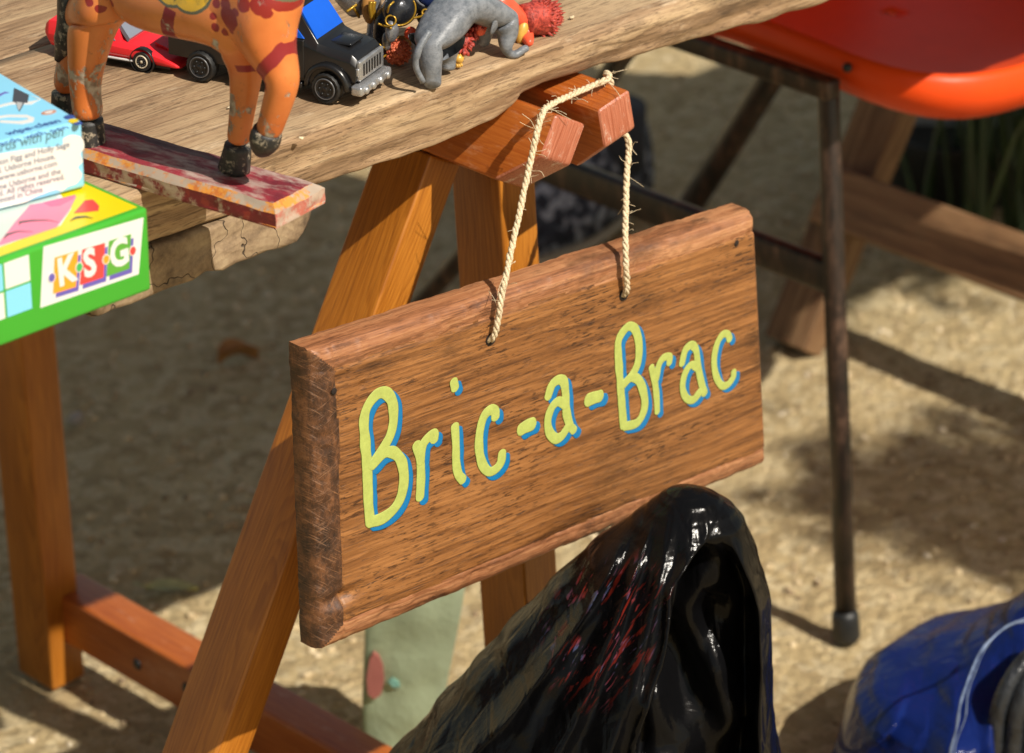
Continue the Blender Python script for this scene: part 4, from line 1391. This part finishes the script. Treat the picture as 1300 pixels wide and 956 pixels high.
N_ = [
 (hp(112, -30), .026 ), (hp(162, -26), .0245), (hp(215, -10), .0265), (hp(275, 2), .0285), (hp(328, -2), .023), (hp(352, -60), .017),
 # hind near
 (hp(118, 20, near), .0165), (hp(112, 62, near), .0125), (hp(107, 102, near), .0098), (hp(110, 130, near), .0090), (hp(113, 154, near), .0100),
 # hind far
 (hp(108, 20, far), .014), (hp(100, 62, far), .0115), (hp(86, 95, far), .0082), (hp(79, 118, far), .0066),
 # fore standing (near the viewer), and the raised one
 (hp(312, 50, -.002), .0195), (hp(313, 88, -.004), .0098), (hp(309, 130, -.004), .0078), (hp(304, 166, -.004), .0068), (hp(303, 184, -.004), .0074),
 (hp(338, 48, near), .0175), (hp(353, 84, near), .0120), (hp(361, 104, near), .0098), (hp(352, 132, near), .0086), (hp(344, 158, near), .0076), (hp(339, 172, near), .0076),
]
E_ = [(0, 1), (1, 2), (2, 3), (3, 4), (4, 5), (0, 6), (6, 7), (7, 8), (8, 9), (9, 10), (0, 11), (11, 12), (12, 13), (13, 14), (3, 15), (15, 16), (16, 17), (17, 18), (18, 19), (4, 20), (20, 21), (21, 22), (22, 23), (23, 24), (24, 25)]
skin('body', N_, E_, M['horse'], ho, HM, 3)
M['hoof'] = chip('chipped_black_hoof_paint', (.018, .018, .018), (.035, .033, .03), (.36, .30, .22), .54, .60, 120)
def hoof(pts, rad):
    link('hoof', fix(mesh(*tube(catmull(pts, 4), rad, 16))), M['hoof'], ho, HM)
def rads(a, b, n): return [a + (b - a) * i / (n - 1) for i in range(n)]
h = [hp(112, 150, near), hp(112, 168, near), hp(112, 189, near)]; hoof(h, rads(.0082, .0104, 9))
h = [hp(80, 116, far), hp(82, 134, far), hp(84, 152, far)]; hoof(h, rads(.0066, .0088, 9))
h = [hp(302, 184, -.004), hp(300, 198, -.004), hp(297, 214, -.004)]; hoof(h, rads(.0074, .0090, 9))
h = [hp(340, 165, near), hp(336, 178, near), hp(330, 196, near)]; hoof(h, [.0078, .0082, .0085, .0087, .0085, .0080, .0070, .0055, .0030])
# tail
tl = catmull([hp(96, -30, .0), hp(93, 0, .0), hp(91, 30, .0), hp(84, 55, .0), hp(73, 76, .0)], 5)
link('tail', fix(mesh(*tube(tl, [.0095 * (1 - .25 * i / 20) if i < 15 else .0095 * (1 - .2) * (1 - (i - 14) / 7.5) + .0004 for i in range(len(tl))], 12))), M['hoof'], ho, HM)
# neck, head, ears and mane above the picture's edge
hd = [(hp(352, -60), .017), (hp(362, -115), .015), (hp(372, -165), .0145), (hp(402, -185), .012), (hp(425, -170), .0085)]
skin('head', hd, [(0, 1), (1, 2), (2, 3), (3, 4)], M['horse'], ho, HM, 2)
link('mane', fix(mesh(*tube(catmull([hp(340, -60), hp(345, -115), hp(352, -165), hp(368, -192)], 5), .006, 10))), M['hoof'], ho, HM)
for s_ in (.006, -.006):
    link('ear', fix(mesh(*tube([hp(372, -182, s_), hp(372, -212, s_)], [.0045, .0008], 8))), M['horse'], ho, HM)
for s_ in (.010, -.010):
    link('eye', fix(mesh(*ball(hp(390, -180, s_), .0028, 10, 6))), M['hoof'], ho, HM)

# ================================================================ toy cars
def car_frame(p_rear, p_front):
    d = (p_front - p_rear); d.z = 0
    z = Vector((0, 0, 1)); y = z.cross(d).normalized(); d.normalize()
    m = Matrix((d, y, z)).transposed().to_4x4(); m.translation = Vector((p_front.x, p_front.y, .7205))
    return m
def section(x, hwb, zb, hws, zs, hwt, zt):
    """closed ring at station x: bottom, shoulder, top (half widths and heights)"""
    return [Vector((x, -hwb, zb)), Vector((x, -hws, (zb + zs) / 2)), Vector((x, -hws, zs)), Vector((x, -hwt, zt)), Vector((x, 0, zt + .0004)), Vector((x, hwt, zt)), Vector((x, hws, zs)), Vector((x, hws, (zb + zs) / 2)), Vector((x, hwb, zb)), Vector((x, 0, zb))]
def wheel(parent, M4, x, y, r, wdt, hubmat, spokes, tread=0):
    s_ = 1 if y > 0 else -1
    prof = [(0, .35), (wdt * .06, .72), (wdt * .0, .80), (0, .93), (wdt * .12, 1.0), (wdt * .88, 1.0), (wdt, .93), (wdt, .0)]
    n = 36
    rings = []
    for (dy, k) in prof:
        ring = []
        for j in range(n):
            a = 2 * pi * j / n
            rr = r * k
            if tread and k >= .93 and (j % 2): rr *= .955
            ring.append(Vector((x + rr * cos(a), y - s_ * dy, r + rr * sin(a))))
        rings.append(ring)
    t_ = link('wheel', fix(mesh(*loft(rings))), M['tyre'], parent, M4)
    autosmooth(t_, 40)
    disc = [[Vector((x + r * k * cos(2 * pi * j / n), y - s_ * dy, r + r * k * sin(2 * pi * j / n))) for j in range(n)] for dy, k in ((-.0003, .0001), (-.0003, .14), (.0002, .16), (.0005, .2), (.0004, .52), (-.0004, .56), (-.0004, .64), (.0012, .66))]
    h_ = link('hub', fix(mesh(*loft(disc))), hubmat, t_, M4)
    holes = []
    for k in range(spokes):
        a = 2 * pi * k / spokes
        holes.append(ball((x + r * .38 * cos(a), y + s_ * .0001, r + r * .38 * sin(a)), (r * .085, .0006, r * .085), 8, 5))
    link('hub_holes' if False else 'hub_detail', fix(mesh(*join(holes))), M['black'], h_, M4, kind='stuff')
M['tyre'] = plain('black_toy_tyre', (.012, .012, .012), .55, .2, 300)
def toy_paint(name, c, chipc):
    t = NT(name)
    n = t.noise(sc=260, det=6, ro=.75)
    cc = t.mix(t.ramp(n, [(.70, 0), (.73, 1)]), c, chipc)
    return t.out(cc, .28, t.bump(n, .05, .0002), Coat_Weight=.15, Coat_Roughness=.15)
M['redcar'] = toy_paint('red_toy_enamel', (.78, .020, .030), (.35, .33, .33))
M['hubtan'] = plain('cream_plastic_hub', (.62, .54, .40), .4)
M['clear'] = plain('clear_grey_plastic_window', (.20, .22, .27), .1, .1, 60, .05, .0002)
rc = thing('toy_car', 'red die-cast sports car with cream wheels parked behind the orange horse', 'toy car', (-.12, .17, .72))
pr, pf = at(66, 62, 'z', .7215), at(234, 90, 'z', .7215)
Lc = (pf - pr).length
Mr = car_frame(pr, pf) @ Matrix.Translation((0, .010, 0))
near_y = -1 if (Mr.to_3x3() @ Vector((0, 1, 0))).x > 0 else 1
sec = [section(-Lc, .014, .010, .0165, .014, .0150, .0165), section(-Lc + .003, .0150, .0055, .0180, .0125, .0165, .0190), section(-Lc + .018, .0160, .0045, .0190, .0125, .0160, .0195),
       section(-Lc + .030, .0160, .0045, .0190, .0125, .0145, .0215), section(-.050, .0160, .0045, .0190, .0120, .0125, .0222), section(-.043, .0160, .0045, .0190, .0118, .0125, .0215), section(-.0385, .0160, .0045, .0190, .0115, .0165, .0140),
       section(-.024, .0160, .0045, .0188, .0110, .0160, .0125), section(-.010, .0155, .0040, .0180, .0085, .0150, .0092), section(-.002, .0145, .0035, .0165, .0058, .0140, .0065), section(0, .0120, .0035, .0150, .0048, .0130, .0055)]
body = fix(mesh(*loft(sec)))
Mr0 = Mr
Mrz = Mr @ Matrix.Translation((0, 0, -.0008)) @ Matrix.Diagonal((1, 1, 1.2, 1))
bm = bmesh.new(); bm.from_mesh(body); bevelled(bm, .0007, 2, 25); bm.to_mesh(body); bm.free()
cb = link('body', body, M['redcar'], rc, Mrz); autosmooth(cb, 30)
def quadp(pts, mat, name, parent, M4, th=.0006):
    P = [Vector(p) for p in pts]
    n_ = (P[1] - P[0]).cross(P[2] - P[0]).normalized() * th
    k = len(P)
    vs = [p - n_ for p in P] + [p + n_ for p in P]
    fs = [tuple(range(k)), tuple(range(k, 2 * k))[::-1]] + [(a, (a + 1) % k, k + (a + 1) % k, k + a) for a in range(k)]
    return link(name, fix(mesh(vs, fs, False)), mat, parent, M4)
quadp([(-.0425, -.0115, .0212), (-.0425, .0115, .0212), (-.0335, .0155, .0148), (-.0335, -.0155, .0148)], M['clear'], 'windscreen', rc, Mrz, .0012)
for s_ in (-1, 1):
    quadp([(-.066, s_ * .0150, .0200), (-.049, s_ * .0140, .0208), (-.0415, s_ * .0172, .0140), (-.068, s_ * .0176, .0140)], M['clear'], 'side_window', rc, Mrz, .0005)
    link('sill_trim', from_bm(box_bm((-.062, s_ * .0185 - .0006, .0052), (-.029, s_ * .0185 + .0006, .0062), .0002)), plain('white_sill', (.7, .7, .7), .4), rc, Mr)
    quadp([(-.0012, s_ * .0125, .0042), (-.0012, s_ * .006, .0042), (-.0018, s_ * .006, .0056), (-.0018, s_ * .0122, .0056)], M['black'], 'lamp_slot', rc, Mrz, .0008)
link('chassis', from_bm(box_bm((-Lc + .006, -.0158, .0025), (-.006, .0158, .0048), .0006)), M['black'], rc, Mr)
quadp([(-.020, -.008, .0130), (-.020, .008, .0130), (-.010, .007, .0099), (-.010, -.007, .0099)], M['redcar'], 'bonnet_vent', rc, Mrz, .0005)
for x in (-.0235, -.0235 - .050):
    for s_ in (-1, 1):
        wheel(rc, Mr, x, s_ * .0193, .0062, .006, M['hubtan'], 10)
        # dark wheel arch
        ar = [[Vector((x + .0078 * k * cos(2 * pi * j / 24), s_ * .0185 + s_ * dy, .0066 + .0076 * k * sin(2 * pi * j / 24))) for j in range(24)] for dy, k in ((-.003, .9), (.0003, .95), (.0008, 1.0), (.0003, 1.05), (-.003, 1.08))]
        link('wheel_arch', fix(mesh(*loft(ar))), M['black'] if s_ != near_y else M['black'], rc, Mr)

M['blk'] = toy_paint('black_truck_gloss', (.010, .010, .011), (.12, .12, .12))
M['rimgrey'] = plain('dull_grey_rim_edge', (.10, .10, .105), .35, .3, 200)
M['blueglass'] = plain('blue_toy_window', (.005, .10, .62), .18, .15, 40, .05, .0002)
M['silver'] = plain('silver_painted_plastic', (.50, .51, .53), .28, .3, 200, .4, .0005, Metallic=.7)
tk = thing('toy_truck', 'black toy pickup truck with blue windows and a silver grille beside the horse', 'toy truck', (-.07, .06, .72))
pf2, pr2 = at(415, 129, 'z', .7215), at(256, 101, 'z', .7215)
WB = (pf2 - pr2).length
Mt = car_frame(pr2, pf2)
ny = -1 if (Mt.to_3x3() @ Vector((0, 1, 0))).x > 0 else 1           # viewer's side
Mt = Mt @ Matrix.Translation((0, -ny * .020, 0))                    # the truck's centreline lies behind its near wheels
hwT = .0195
sec = [section(-.105, hwT, .013, hwT, .024, hwT * .95, .030), section(-.062, hwT, .012, hwT, .024, hwT * .95, .030), section(-.0615, hwT, .012, hwT, .030, hwT * .86, .0445), section(-.056, hwT, .011, hwT, .030, hwT * .80, .0475),
       section(-.024, hwT, .011, hwT, .030, hwT * .78, .0475), section(-.0205, hwT, .011, hwT, .030, hwT * .80, .0460), section(-.0065, hwT, .011, hwT, .0275, hwT * .86, .0305), section(.0, hwT * .92, .013, hwT * .94, .0255, hwT * .80, .0290),
       section(.014, hwT * .88, .013, hwT * .90, .0235, hwT * .75, .0270), section(.0175, hwT * .86, .014, hwT * .88, .0215, hwT * .72, .0245)]
tb = fix(mesh(*loft(sec)))
TS = 1.22
Mtb = Mt @ Matrix.Translation((0, 0, .012 - .012 * TS)) @ Matrix.Diagonal((1, 1, TS, 1))
bm = bmesh.new(); bm.from_mesh(tb); bevelled(bm, .0009, 2, 20); bm.to_mesh(tb); bm.free()
to = link('body', tb, M['blk'], tk, Mtb); autosmooth(to, 32)
quadp([(-.0192, -.0145, .0452), (-.0192, .0145, .0452), (-.0082, .0160, .0318), (-.0082, -.0160, .0318)], M['blueglass'], 'windscreen', tk, Mtb, .0009)
for s_ in (-1, 1):
    quadp([(-.0400, s_ * .0163, .0430), (-.0265, s_ * .0163, .0430), (-.0145, s_ * .0187, .0325), (-.0400, s_ * .0187, .0325)], M['blueglass'], 'side_window', tk, Mtb, .0009)
    dr = link('door', from_bm(box_bm((-.0500, s_ * .0193 - .0007, .0125), (-.0145, s_ * .0193 + .0007, .0318), .0006)), M['blk'], tk, Mtb)
    link('door_handle', from_bm(box_bm((-.0475, s_ * .0200 - .0006, .0285), (-.0435, s_ * .0200 + .0007, .0297), .0003)), M['blk'], dr, Mtb)
    link('side_step', from_bm(box_bm((-.060, s_ * .0190 - .0022, .0070), (-.0155, s_ * .0190 + .0018, .0105), .0008)), M['blk'], tk, Mt)
    for k in range(2):
        link('step_cylinder', from_bm(box_bm((-.030 + k * .004, s_ * .0212 - .0015, .0110), (-.0268 + k * .004, s_ * .0212 + .0010, .0150), .0006)), M['blk'], tk, Mt)
    # arch flare over the front wheel
    fl = [[Vector((.0 + (.0118 + q) * cos(a), s_ * (.0185 + .0028 * sd), .0095 + (.0118 + q) * sin(a))) for q, sd in ((0, 0), (0, 1), (.0022, 1), (.0040, 0))] for a in [pi * k / 14 for k in range(15)]]
    link('wheel_arch', fix(mesh(*loft(fl))), M['blk'], tk, Mt)
    link('headlamp', from_bm(box_bm((.0155, s_ * .0125 - .0035, .0165), (.0190, s_ * .0125 + .0035, .0205), .0006)), M['silver'], tk, Mtb)
    link('mirror', fix(mesh(*ball((-.0215, s_ * .0212, .0345), (.0015, .0012, .0022), 10, 6))), M['blk'], tk, Mtb)
    for x in (0, -WB):
        wheel(tk, Mt, x, s_ * .0222, .0094, .0085, M['blk'], 6, 1)
        ring = [[Vector((x + .0094 * k * cos(2 * pi * j / 36), s_ * (.0222 + dy), .0094 + .0094 * k * sin(2 * pi * j / 36))) for j in range(36)] for dy, k in ((0, .60), (.0006, .63), (.0006, .68), (0, .70))]
        link('rim_ring', fix(mesh(*loft(ring, False))), M['rimgrey'], tk, Mt)
g = link('grille', from_bm(box_bm((.0160, -.0150, .0140), (.0195, .0150, .0240), .0008)), M['silver'], tk, Mtb)
for k in range(7):
    link('grille_slot', from_bm(box_bm((.0193, -.0112 + k * .0034, .0160), (.0198, -.0095 + k * .0034, .0220), .0002)), M['black'], g, Mtb)
bp = link('bumper', from_bm(box_bm((.0150, -.0195, .0068), (.0225, .0195, .0128), .0018, 3)), M['silver'], tk, Mt)
for k in range(4):
    link('bumper_light', fix(mesh(*ball((.0228, -.0135 + k * .009, .0095), (.0015, .0024, .0024), 12, 6))), M['silver'], bp, Mt)
link('bonnet_scoop', from_bm(box_bm((-.008, -.008, .0285), (.010, .008, .0300), .001)), M['blk'], tk, Mtb)
link('roof_rack', from_bm(box_bm((-.052, -.012, .0470), (-.034, .012, .0490), .001)), M['blk'], tk, Mtb)

# ================================================================ toy figures on the table
def tz(px, py, y): return at(px, py, 'y', y)
M['grey'] = NT('grey_rubber_toy')
_t = M['grey']; M['grey'] = _t.out(_t.ramp(_t.noise(sc=220, det=5, ro=.7), [(.35, (.11, .125, .145)), (.6, (.21, .225, .25))]), .42, _t.bump(_t.noise(_t.mp((1, 1, 3)), sc=420, det=4), .5, .0006))
el = thing('toy_elephant', 'grey rubber elephant figure stooping with its trunk curled on the plank', 'toy elephant', (.02, .01, .72))
G = [(tz(557, 26, .010), .0130), (tz(590, -6, .012), .0130), (tz(620, 2, .012), .0108),
     (tz(549, 62, .002), .0098), (tz(548, 84, -.001), .0066), (tz(549, 104, -.0005), .0056), (at(549, 110, 'z', .7218), .0060),
     (tz(540, 60, .020), .0085), (tz(535, 78, .018), .0056), (at(533, 94, 'z', .722), .0056),
     (tz(567, 66, .009), .0072), (tz(569, 80, .009), .0046), (at(568, 91, 'z', .722), .0056),
     (tz(640, 26, .008), .0100), (tz(646, 44, .006), .0072), (tz(641, 58, .004), .0046), (tz(645, 69, .004), .0034), (tz(656, 70, .002), .0028), (tz(663, 63, .001), .0024), (tz(672, 60, -.001), .0026),
     (tz(618, 30, .022), .0062), (at(612, 60, 'z', .722), .0040)]
GE = [(0, 1), (1, 2), (0, 3), (3, 4), (4, 5), (5, 6), (0, 7), (7, 8), (8, 9), (0, 10), (10, 11), (11, 12), (2, 13), (13, 14), (14, 15), (15, 16), (16, 17), (17, 18), (18, 19), (2, 20), (20, 21)]
skin('body', G, GE, M['grey'], el, None, 2)
for i, (px, py) in enumerate([(630, 28), (636, 20)]):
    link('ear', fix(mesh(*ball(tz(px, py + i * 6, .004 + i * .014), (.0055, .0016, .0085), 14, 8, Euler((.3, .4, .5)).to_matrix()))), M['grey'], el)
link('tail', fix(mesh(*tube(catmull([tz(545, 40, -.004), tz(532, 62, -.004), tz(528, 84, -.003), tz(537, 104, -.004)], 5), [.0022] * 8 + [.0018] * 8, 8))), M['grey'], el)
wr = []
for k in range(6):
    a, b = tz(551 - k * .5, 47 + k * 6.2, -.0065), tz(576 - k * 1.4, 48 + k * 6.2, .0040)
    mid_ = a.lerp(b, .45) + Vector((-.0012, -.0040, .0018))
    wr.append(tube(catmull([a, mid_, b], 5), .0007, 6))


def mane_mat(name, a, b):
    t = NT(name)
    n = t.noise(t.mp((1, 1, 1)), sc=420, det=4, ro=.7)
    return t.out(t.ramp(n, [(.36, a), (.62, b)]), .45, t.bump(n, .8, .0012))
M['mane'] = mane_mat('dark_red_mane', (.16, .012, .010), (.55, .07, .045))
M['mane2'] = mane_mat('orange_red_mane', (.36, .05, .02), (.70, .17, .07))
M['obody'] = plain('orange_red_rubber', (.78, .10, .045), .3, .15, 120, .2, .0003)
M['ybody'] = plain('yellow_tan_rubber', (.66, .38, .07), .35, .25, 150, .2, .0003)
M['tan'] = plain('tan_brown_rubber', (.42, .20, .05), .4, .3, 150)
def tuft(c, r, n, L, seed, thin=.0010, axis_=None):
    rnd = random.Random(seed); out = []
    for k in range(n):
        d = Vector((rnd.gauss(0, 1), rnd.gauss(0, 1), rnd.gauss(0, 1))).normalized()
        if axis_ is not None: d = (d * .75 + axis_ * .6).normalized()
        p = Vector(c) + Vector((d.x * r[0], d.y * r[1], d.z * r[2]))
        q = p + d * L * rnd.uniform(.6, 1.2) + (axis_ * L if axis_ is not None else Vector((0, 0, -L * .5)))
        out.append(tube([p - d * .001, p.lerp(q, .5) + d * .0006, q], [thin, thin * .9, thin * .2], 5))
    return out
# lion with the dark red bristly mane, rightmost of the figures
l1 = thing('toy_lion', 'glossy orange-red lion figure with a bristly dark red mane, rightmost figure', 'toy lion', (.09, .03, .72))
y1 = .018
skin('body', [(tz(622, -6, .03), .0085), (tz(636, 8, .026), .0092), (tz(652, 16, .024), .0094), (tz(664, 30, .02), .0078), (tz(668, 46, .016), .0055), (at(673, 56, 'z', .7222), .0022), (tz(655, 36, .028), .005), (tz(654, 52, .028), .0030)],
     [(0, 1), (1, 2), (2, 3), (3, 4), (4, 5), (2, 6), (6, 7)], M['obody'], l1, None, 2)
link('underside', fix(mesh(*ball(tz(663, 41, .016), (.0042, .0035, .0072), 16, 10, Euler((0, .35, 0)).to_matrix()))), M['ybody'], l1)
ax_ = (tz(703, 20, y1) - tz(668, 26, y1)).normalized()
mp_ = [tube(catmull([tz(664, 25, y1), tz(676, 22, y1), tz(690, 23, y1), tz(701, 20, y1)], 5), [.0095] * 6 + [.0105] * 6 + [.009, .0075, .0055, .003], 14)]
mn = link('mane', fix(mesh(*join(mp_ + tuft(tz(684, 22, y1), (.0085, .0085, .0095), 150, .0042, 3, .0011, ax_)))), M['mane'], l1)
link('nose', fix(mesh(*ball(tz(704, 20, y1), (.0026, .0026, .0026), 12, 8))), M['ybody'], l1)
# lion standing behind the elephant
l2 = thing('toy_lion', 'small lion figure with pinkish red mane and yellow paw behind the elephant leg', 'toy lion', (.045, .03, .72))
skin('body', [(tz(592, 14, .030), .008), (tz(590, 40, .026), .0065), (tz(584, 62, .020), .0038), (at(581, 80, 'z', .7225), .0036), (tz(602, 30, .03), .0075)], [(0, 1), (1, 2), (2, 3), (0, 4)], M['ybody'], l2, None, 2)
pieces = tuft(tz(600, 30, .020), (.0065, .005, .0075), 90, .003, 5, .0012) + tuft(tz(588, 54, .016), (.0052, .004, .005), 70, .0026, 6, .0011) + [ball(tz(600, 30, .022), .0072, amp=.001, sc=400), ball(tz(588, 54, .018), .0055, amp=.001, sc=400)]
link('mane', fix(mesh(*join(pieces))), M['mane'], l2)
link('face', fix(mesh(*ball(tz(610, 36, .016), (.0042, .0035, .0045), 14, 8, amp=.0008, sc=500))), M['obody'], l2)
for k in range(4):
    link('toe', fix(mesh(*ball(at(577.5 + k * 2.6, 84 - abs(k - 1.5), 'z', .7222), (.0010, .0014, .0013), 8, 5))), M['ybody'], l2)
# upturned lion with the orange mane, between truck and elephant
l3 = thing('toy_lion', 'tan lion figure toppled so its round orange mane touches the plank', 'toy lion', (.0, .045, .72))
skin('body', [(tz(516, 36, .048), .0075), (tz(508, 54, .046), .0075), (tz(505, 66, .045), .0062), (tz(524, 42, .046), .005), (tz(523, 52, .044), .0035)], [(0, 1), (1, 2), (0, 3), (3, 4)], M['tan'], l3, None, 2)
c3 = tz(505, 72, .041); c3.z = max(c3.z, .7285)
link('mane', fix(mesh(*join([ball(c3, .0068, amp=.0008, sc=400)] + tuft(c3, (.0066, .0066, .0066), 150, .0016, 8, .0012)))), M['mane2'], l3)
link('paw', fix(mesh(*ball(tz(521, 42, .036), (.0042, .0034, .0040), 14, 8))), M['obody'], l3)

# armoured knights heaped together
M['armour'] = plain('gunmetal_toy_armour', (.035, .038, .046), .25, .6, 140, .3, .0006, Metallic=.5)
M['armblue'] = plain('dark_blue_toy_armour', (.02, .035, .12), .25, .5, 140, .3, .0006, Metallic=.4)
M['gold'] = plain('gold_painted_trim', (.45, .26, .025), .3, .3, 200, .3, .0004, Metallic=.5)
M['silv2'] = plain('scuffed_silver_armour', (.36, .37, .40), .3, .5, 180, .5, .0007, Metallic=.6)
def ringo(c, n_, R, r, mat, name, parent, squash=1.0, arc=1.0):
    n_ = Vector(n_).normalized(); a = n_.orthogonal().normalized(); b = n_.cross(a)
    pts = [Vector(c) + a * R * cos(2 * pi * arc * k / 28) + b * R * squash * sin(2 * pi * arc * k / 28) for k in range(29)]
    return link(name, fix(mesh(*tube(pts, r, 6, arc < 1))), mat, parent)
def line(pts, r, mat, name, parent): return link(name, fix(mesh(*tube(catmull(pts, 5), r, 6))), mat, parent)
Y1 = .036
k1 = thing('toy_knight', 'black armoured knight figure trimmed in gold, bent arm resting on the plank', 'toy figure', (0, .05, .72))
skin('body', [(tz(524, -28, .050), .014), (tz(520, 0, .048), .0125), (tz(506, 14, .046), .0100), (tz(487, 24, .047), .0072), (tz(486, 46, .047), .0058), (tz(483, 62, .048), .0055), (tz(481, 74, .049), .0062), (tz(540, -6, .040), .0105), (tz(549, 22, .034), .0092), (tz(534, 34, .038), .0075)],
     [(0, 1), (1, 2), (2, 3), (3, 4), (4, 5), (5, 6), (1, 7), (7, 8), (8, 9)], M['armour'], k1, None, 2)
nv = -FW
link('shoulder_plate', fix(mesh(*ball(tz(508, 12, .038), (.0115, .009, .0105), 24, 14))), M['armour'], k1)
ringo(tz(510, 14, .0335), (-.5, -.8, .3), .0045, .0005, M['gold'], 'gold_ring', k1, 1.0, .55)
ringo(tz(508, 12, .0345), (-.5, -.8, .3), .0095, .0006, M['gold'], 'gold_ring', k1, .95, .45)
link('knee_plate', fix(mesh(*ball(tz(552, 28, .028), (.0075, .006, .0085), 20, 12))), M['armour'], k1)
kb_ = tz(540, 16, .020)
ringo(kb_, nv, .0019, .0006, M['gold'], 'buckle', k1)
line([tz(524, 23, .024), tz(534, 21, .021), tz(539, 17, .020)], .0007, M['gold'], 'gold_strap', k1)
line([tz(541, 18, .020), tz(539, 30, .022), tz(535, 43, .026)], .0007, M['gold'], 'gold_strap', k1)
line([tz(542, 15, .020), tz(549, 9, .022), tz(552, 4, .025)], .0007, M['gold'], 'gold_strap', k1)
link('forearm_plate', fix(mesh(*ball(tz(498, 38, .036), (.0045, .0035, .0078), 18, 12, Euler((0, .2, 0)).to_matrix()))), M['silv2'], k1)
link('forearm_plate', fix(mesh(*ball(tz(491, 52, .040), (.0028, .003, .0060), 18, 12))), M['silv2'], k1)
ringo(tz(496, 26, .034), nv, .0030, .0006, M['gold'], 'gold_ring', k1)
line([tz(480, 30, .040), tz(488, 33, .038), tz(497, 36, .033)], .0007, M['gold'], 'gold_strap', k1)
line([tz(481, 56, .042), tz(486, 60, .040), tz(492, 59, .040)], .0007, M['gold'], 'gold_strap', k1)
line([tz(473, 68, .043), tz(482, 74, .040), tz(490, 70, .041)], .0006, M['gold'], 'gold_strap', k1)
link('fist_stud', fix(mesh(*ball(tz(482, 77, .0405), (.0022, .0018, .0022), 12, 8))), M['silv2'], k1)
line([tz(500, 2, .032), tz(494, 8, .032), tz(492, 16, .034)], .0007, M['gold'], 'gold_strap', k1)
k2 = thing('toy_knight', 'dark blue and silver armoured figure lying across the heap above the elephant', 'toy figure', (.03, .05, .745))
skin('body', [(tz(575, -30, .045), .011), (tz(566, -8, .038), .0085), (tz(556, 6, .034), .0068), (tz(545, 2, .034), .0055), (tz(530, -8, .036), .005)], [(0, 1), (1, 2), (2, 3), (3, 4)], M['armblue'], k2, None, 2)
line([tz(556, 2, .026), tz(562, 8, .026), tz(566, 4, .027)], .0007, M['gold'], 'gold_trim', k2)
line([tz(528, -2, .030), tz(532, 4, .029), tz(538, 8, .029)], .0008, M['silv2'], 'silver_trim', k2)
k3 = thing('toy_knight', 'silver armoured figure with gold straps propped behind the black truck', 'toy figure', (-.03, .08, .74))
skin('body', [(tz(430, -26, .080), .012), (tz(442, -6, .076), .0105), (tz(453, 8, .074), .0085), (tz(458, 20, .072), .0062), (tz(470, -12, .070), .008), (tz(475, 12, .066), .006), (tz(476, 28, .064), .0045), (at(470, 60, 'y', .062), .004)], [(0, 1), (1, 2), (2, 3), (1, 4), (4, 5), (5, 6), (6, 7)], M['silv2'], k3, None, 2)
line([tz(440, 15, .068), tz(447, 10, .067), tz(453, 6, .067)], .0009, M['gold'], 'gold_strap', k3)
line([tz(447, 8, .067), tz(452, 15, .067), tz(456, 22, .068)], .0009, M['gold'], 'gold_strap', k3)
link('brown_tunic', fix(mesh(*ball(tz(468, 10, .060), (.0045, .004, .0100), 16, 10, amp=.001, sc=300))), M['tan'], k3)
for d in (471, 475):
    line([tz(d, 2, .054), tz(d - 1, 12, .054), tz(d + 1, 24, .054)], .0014, M['gold'], 'gold_braid', k3)
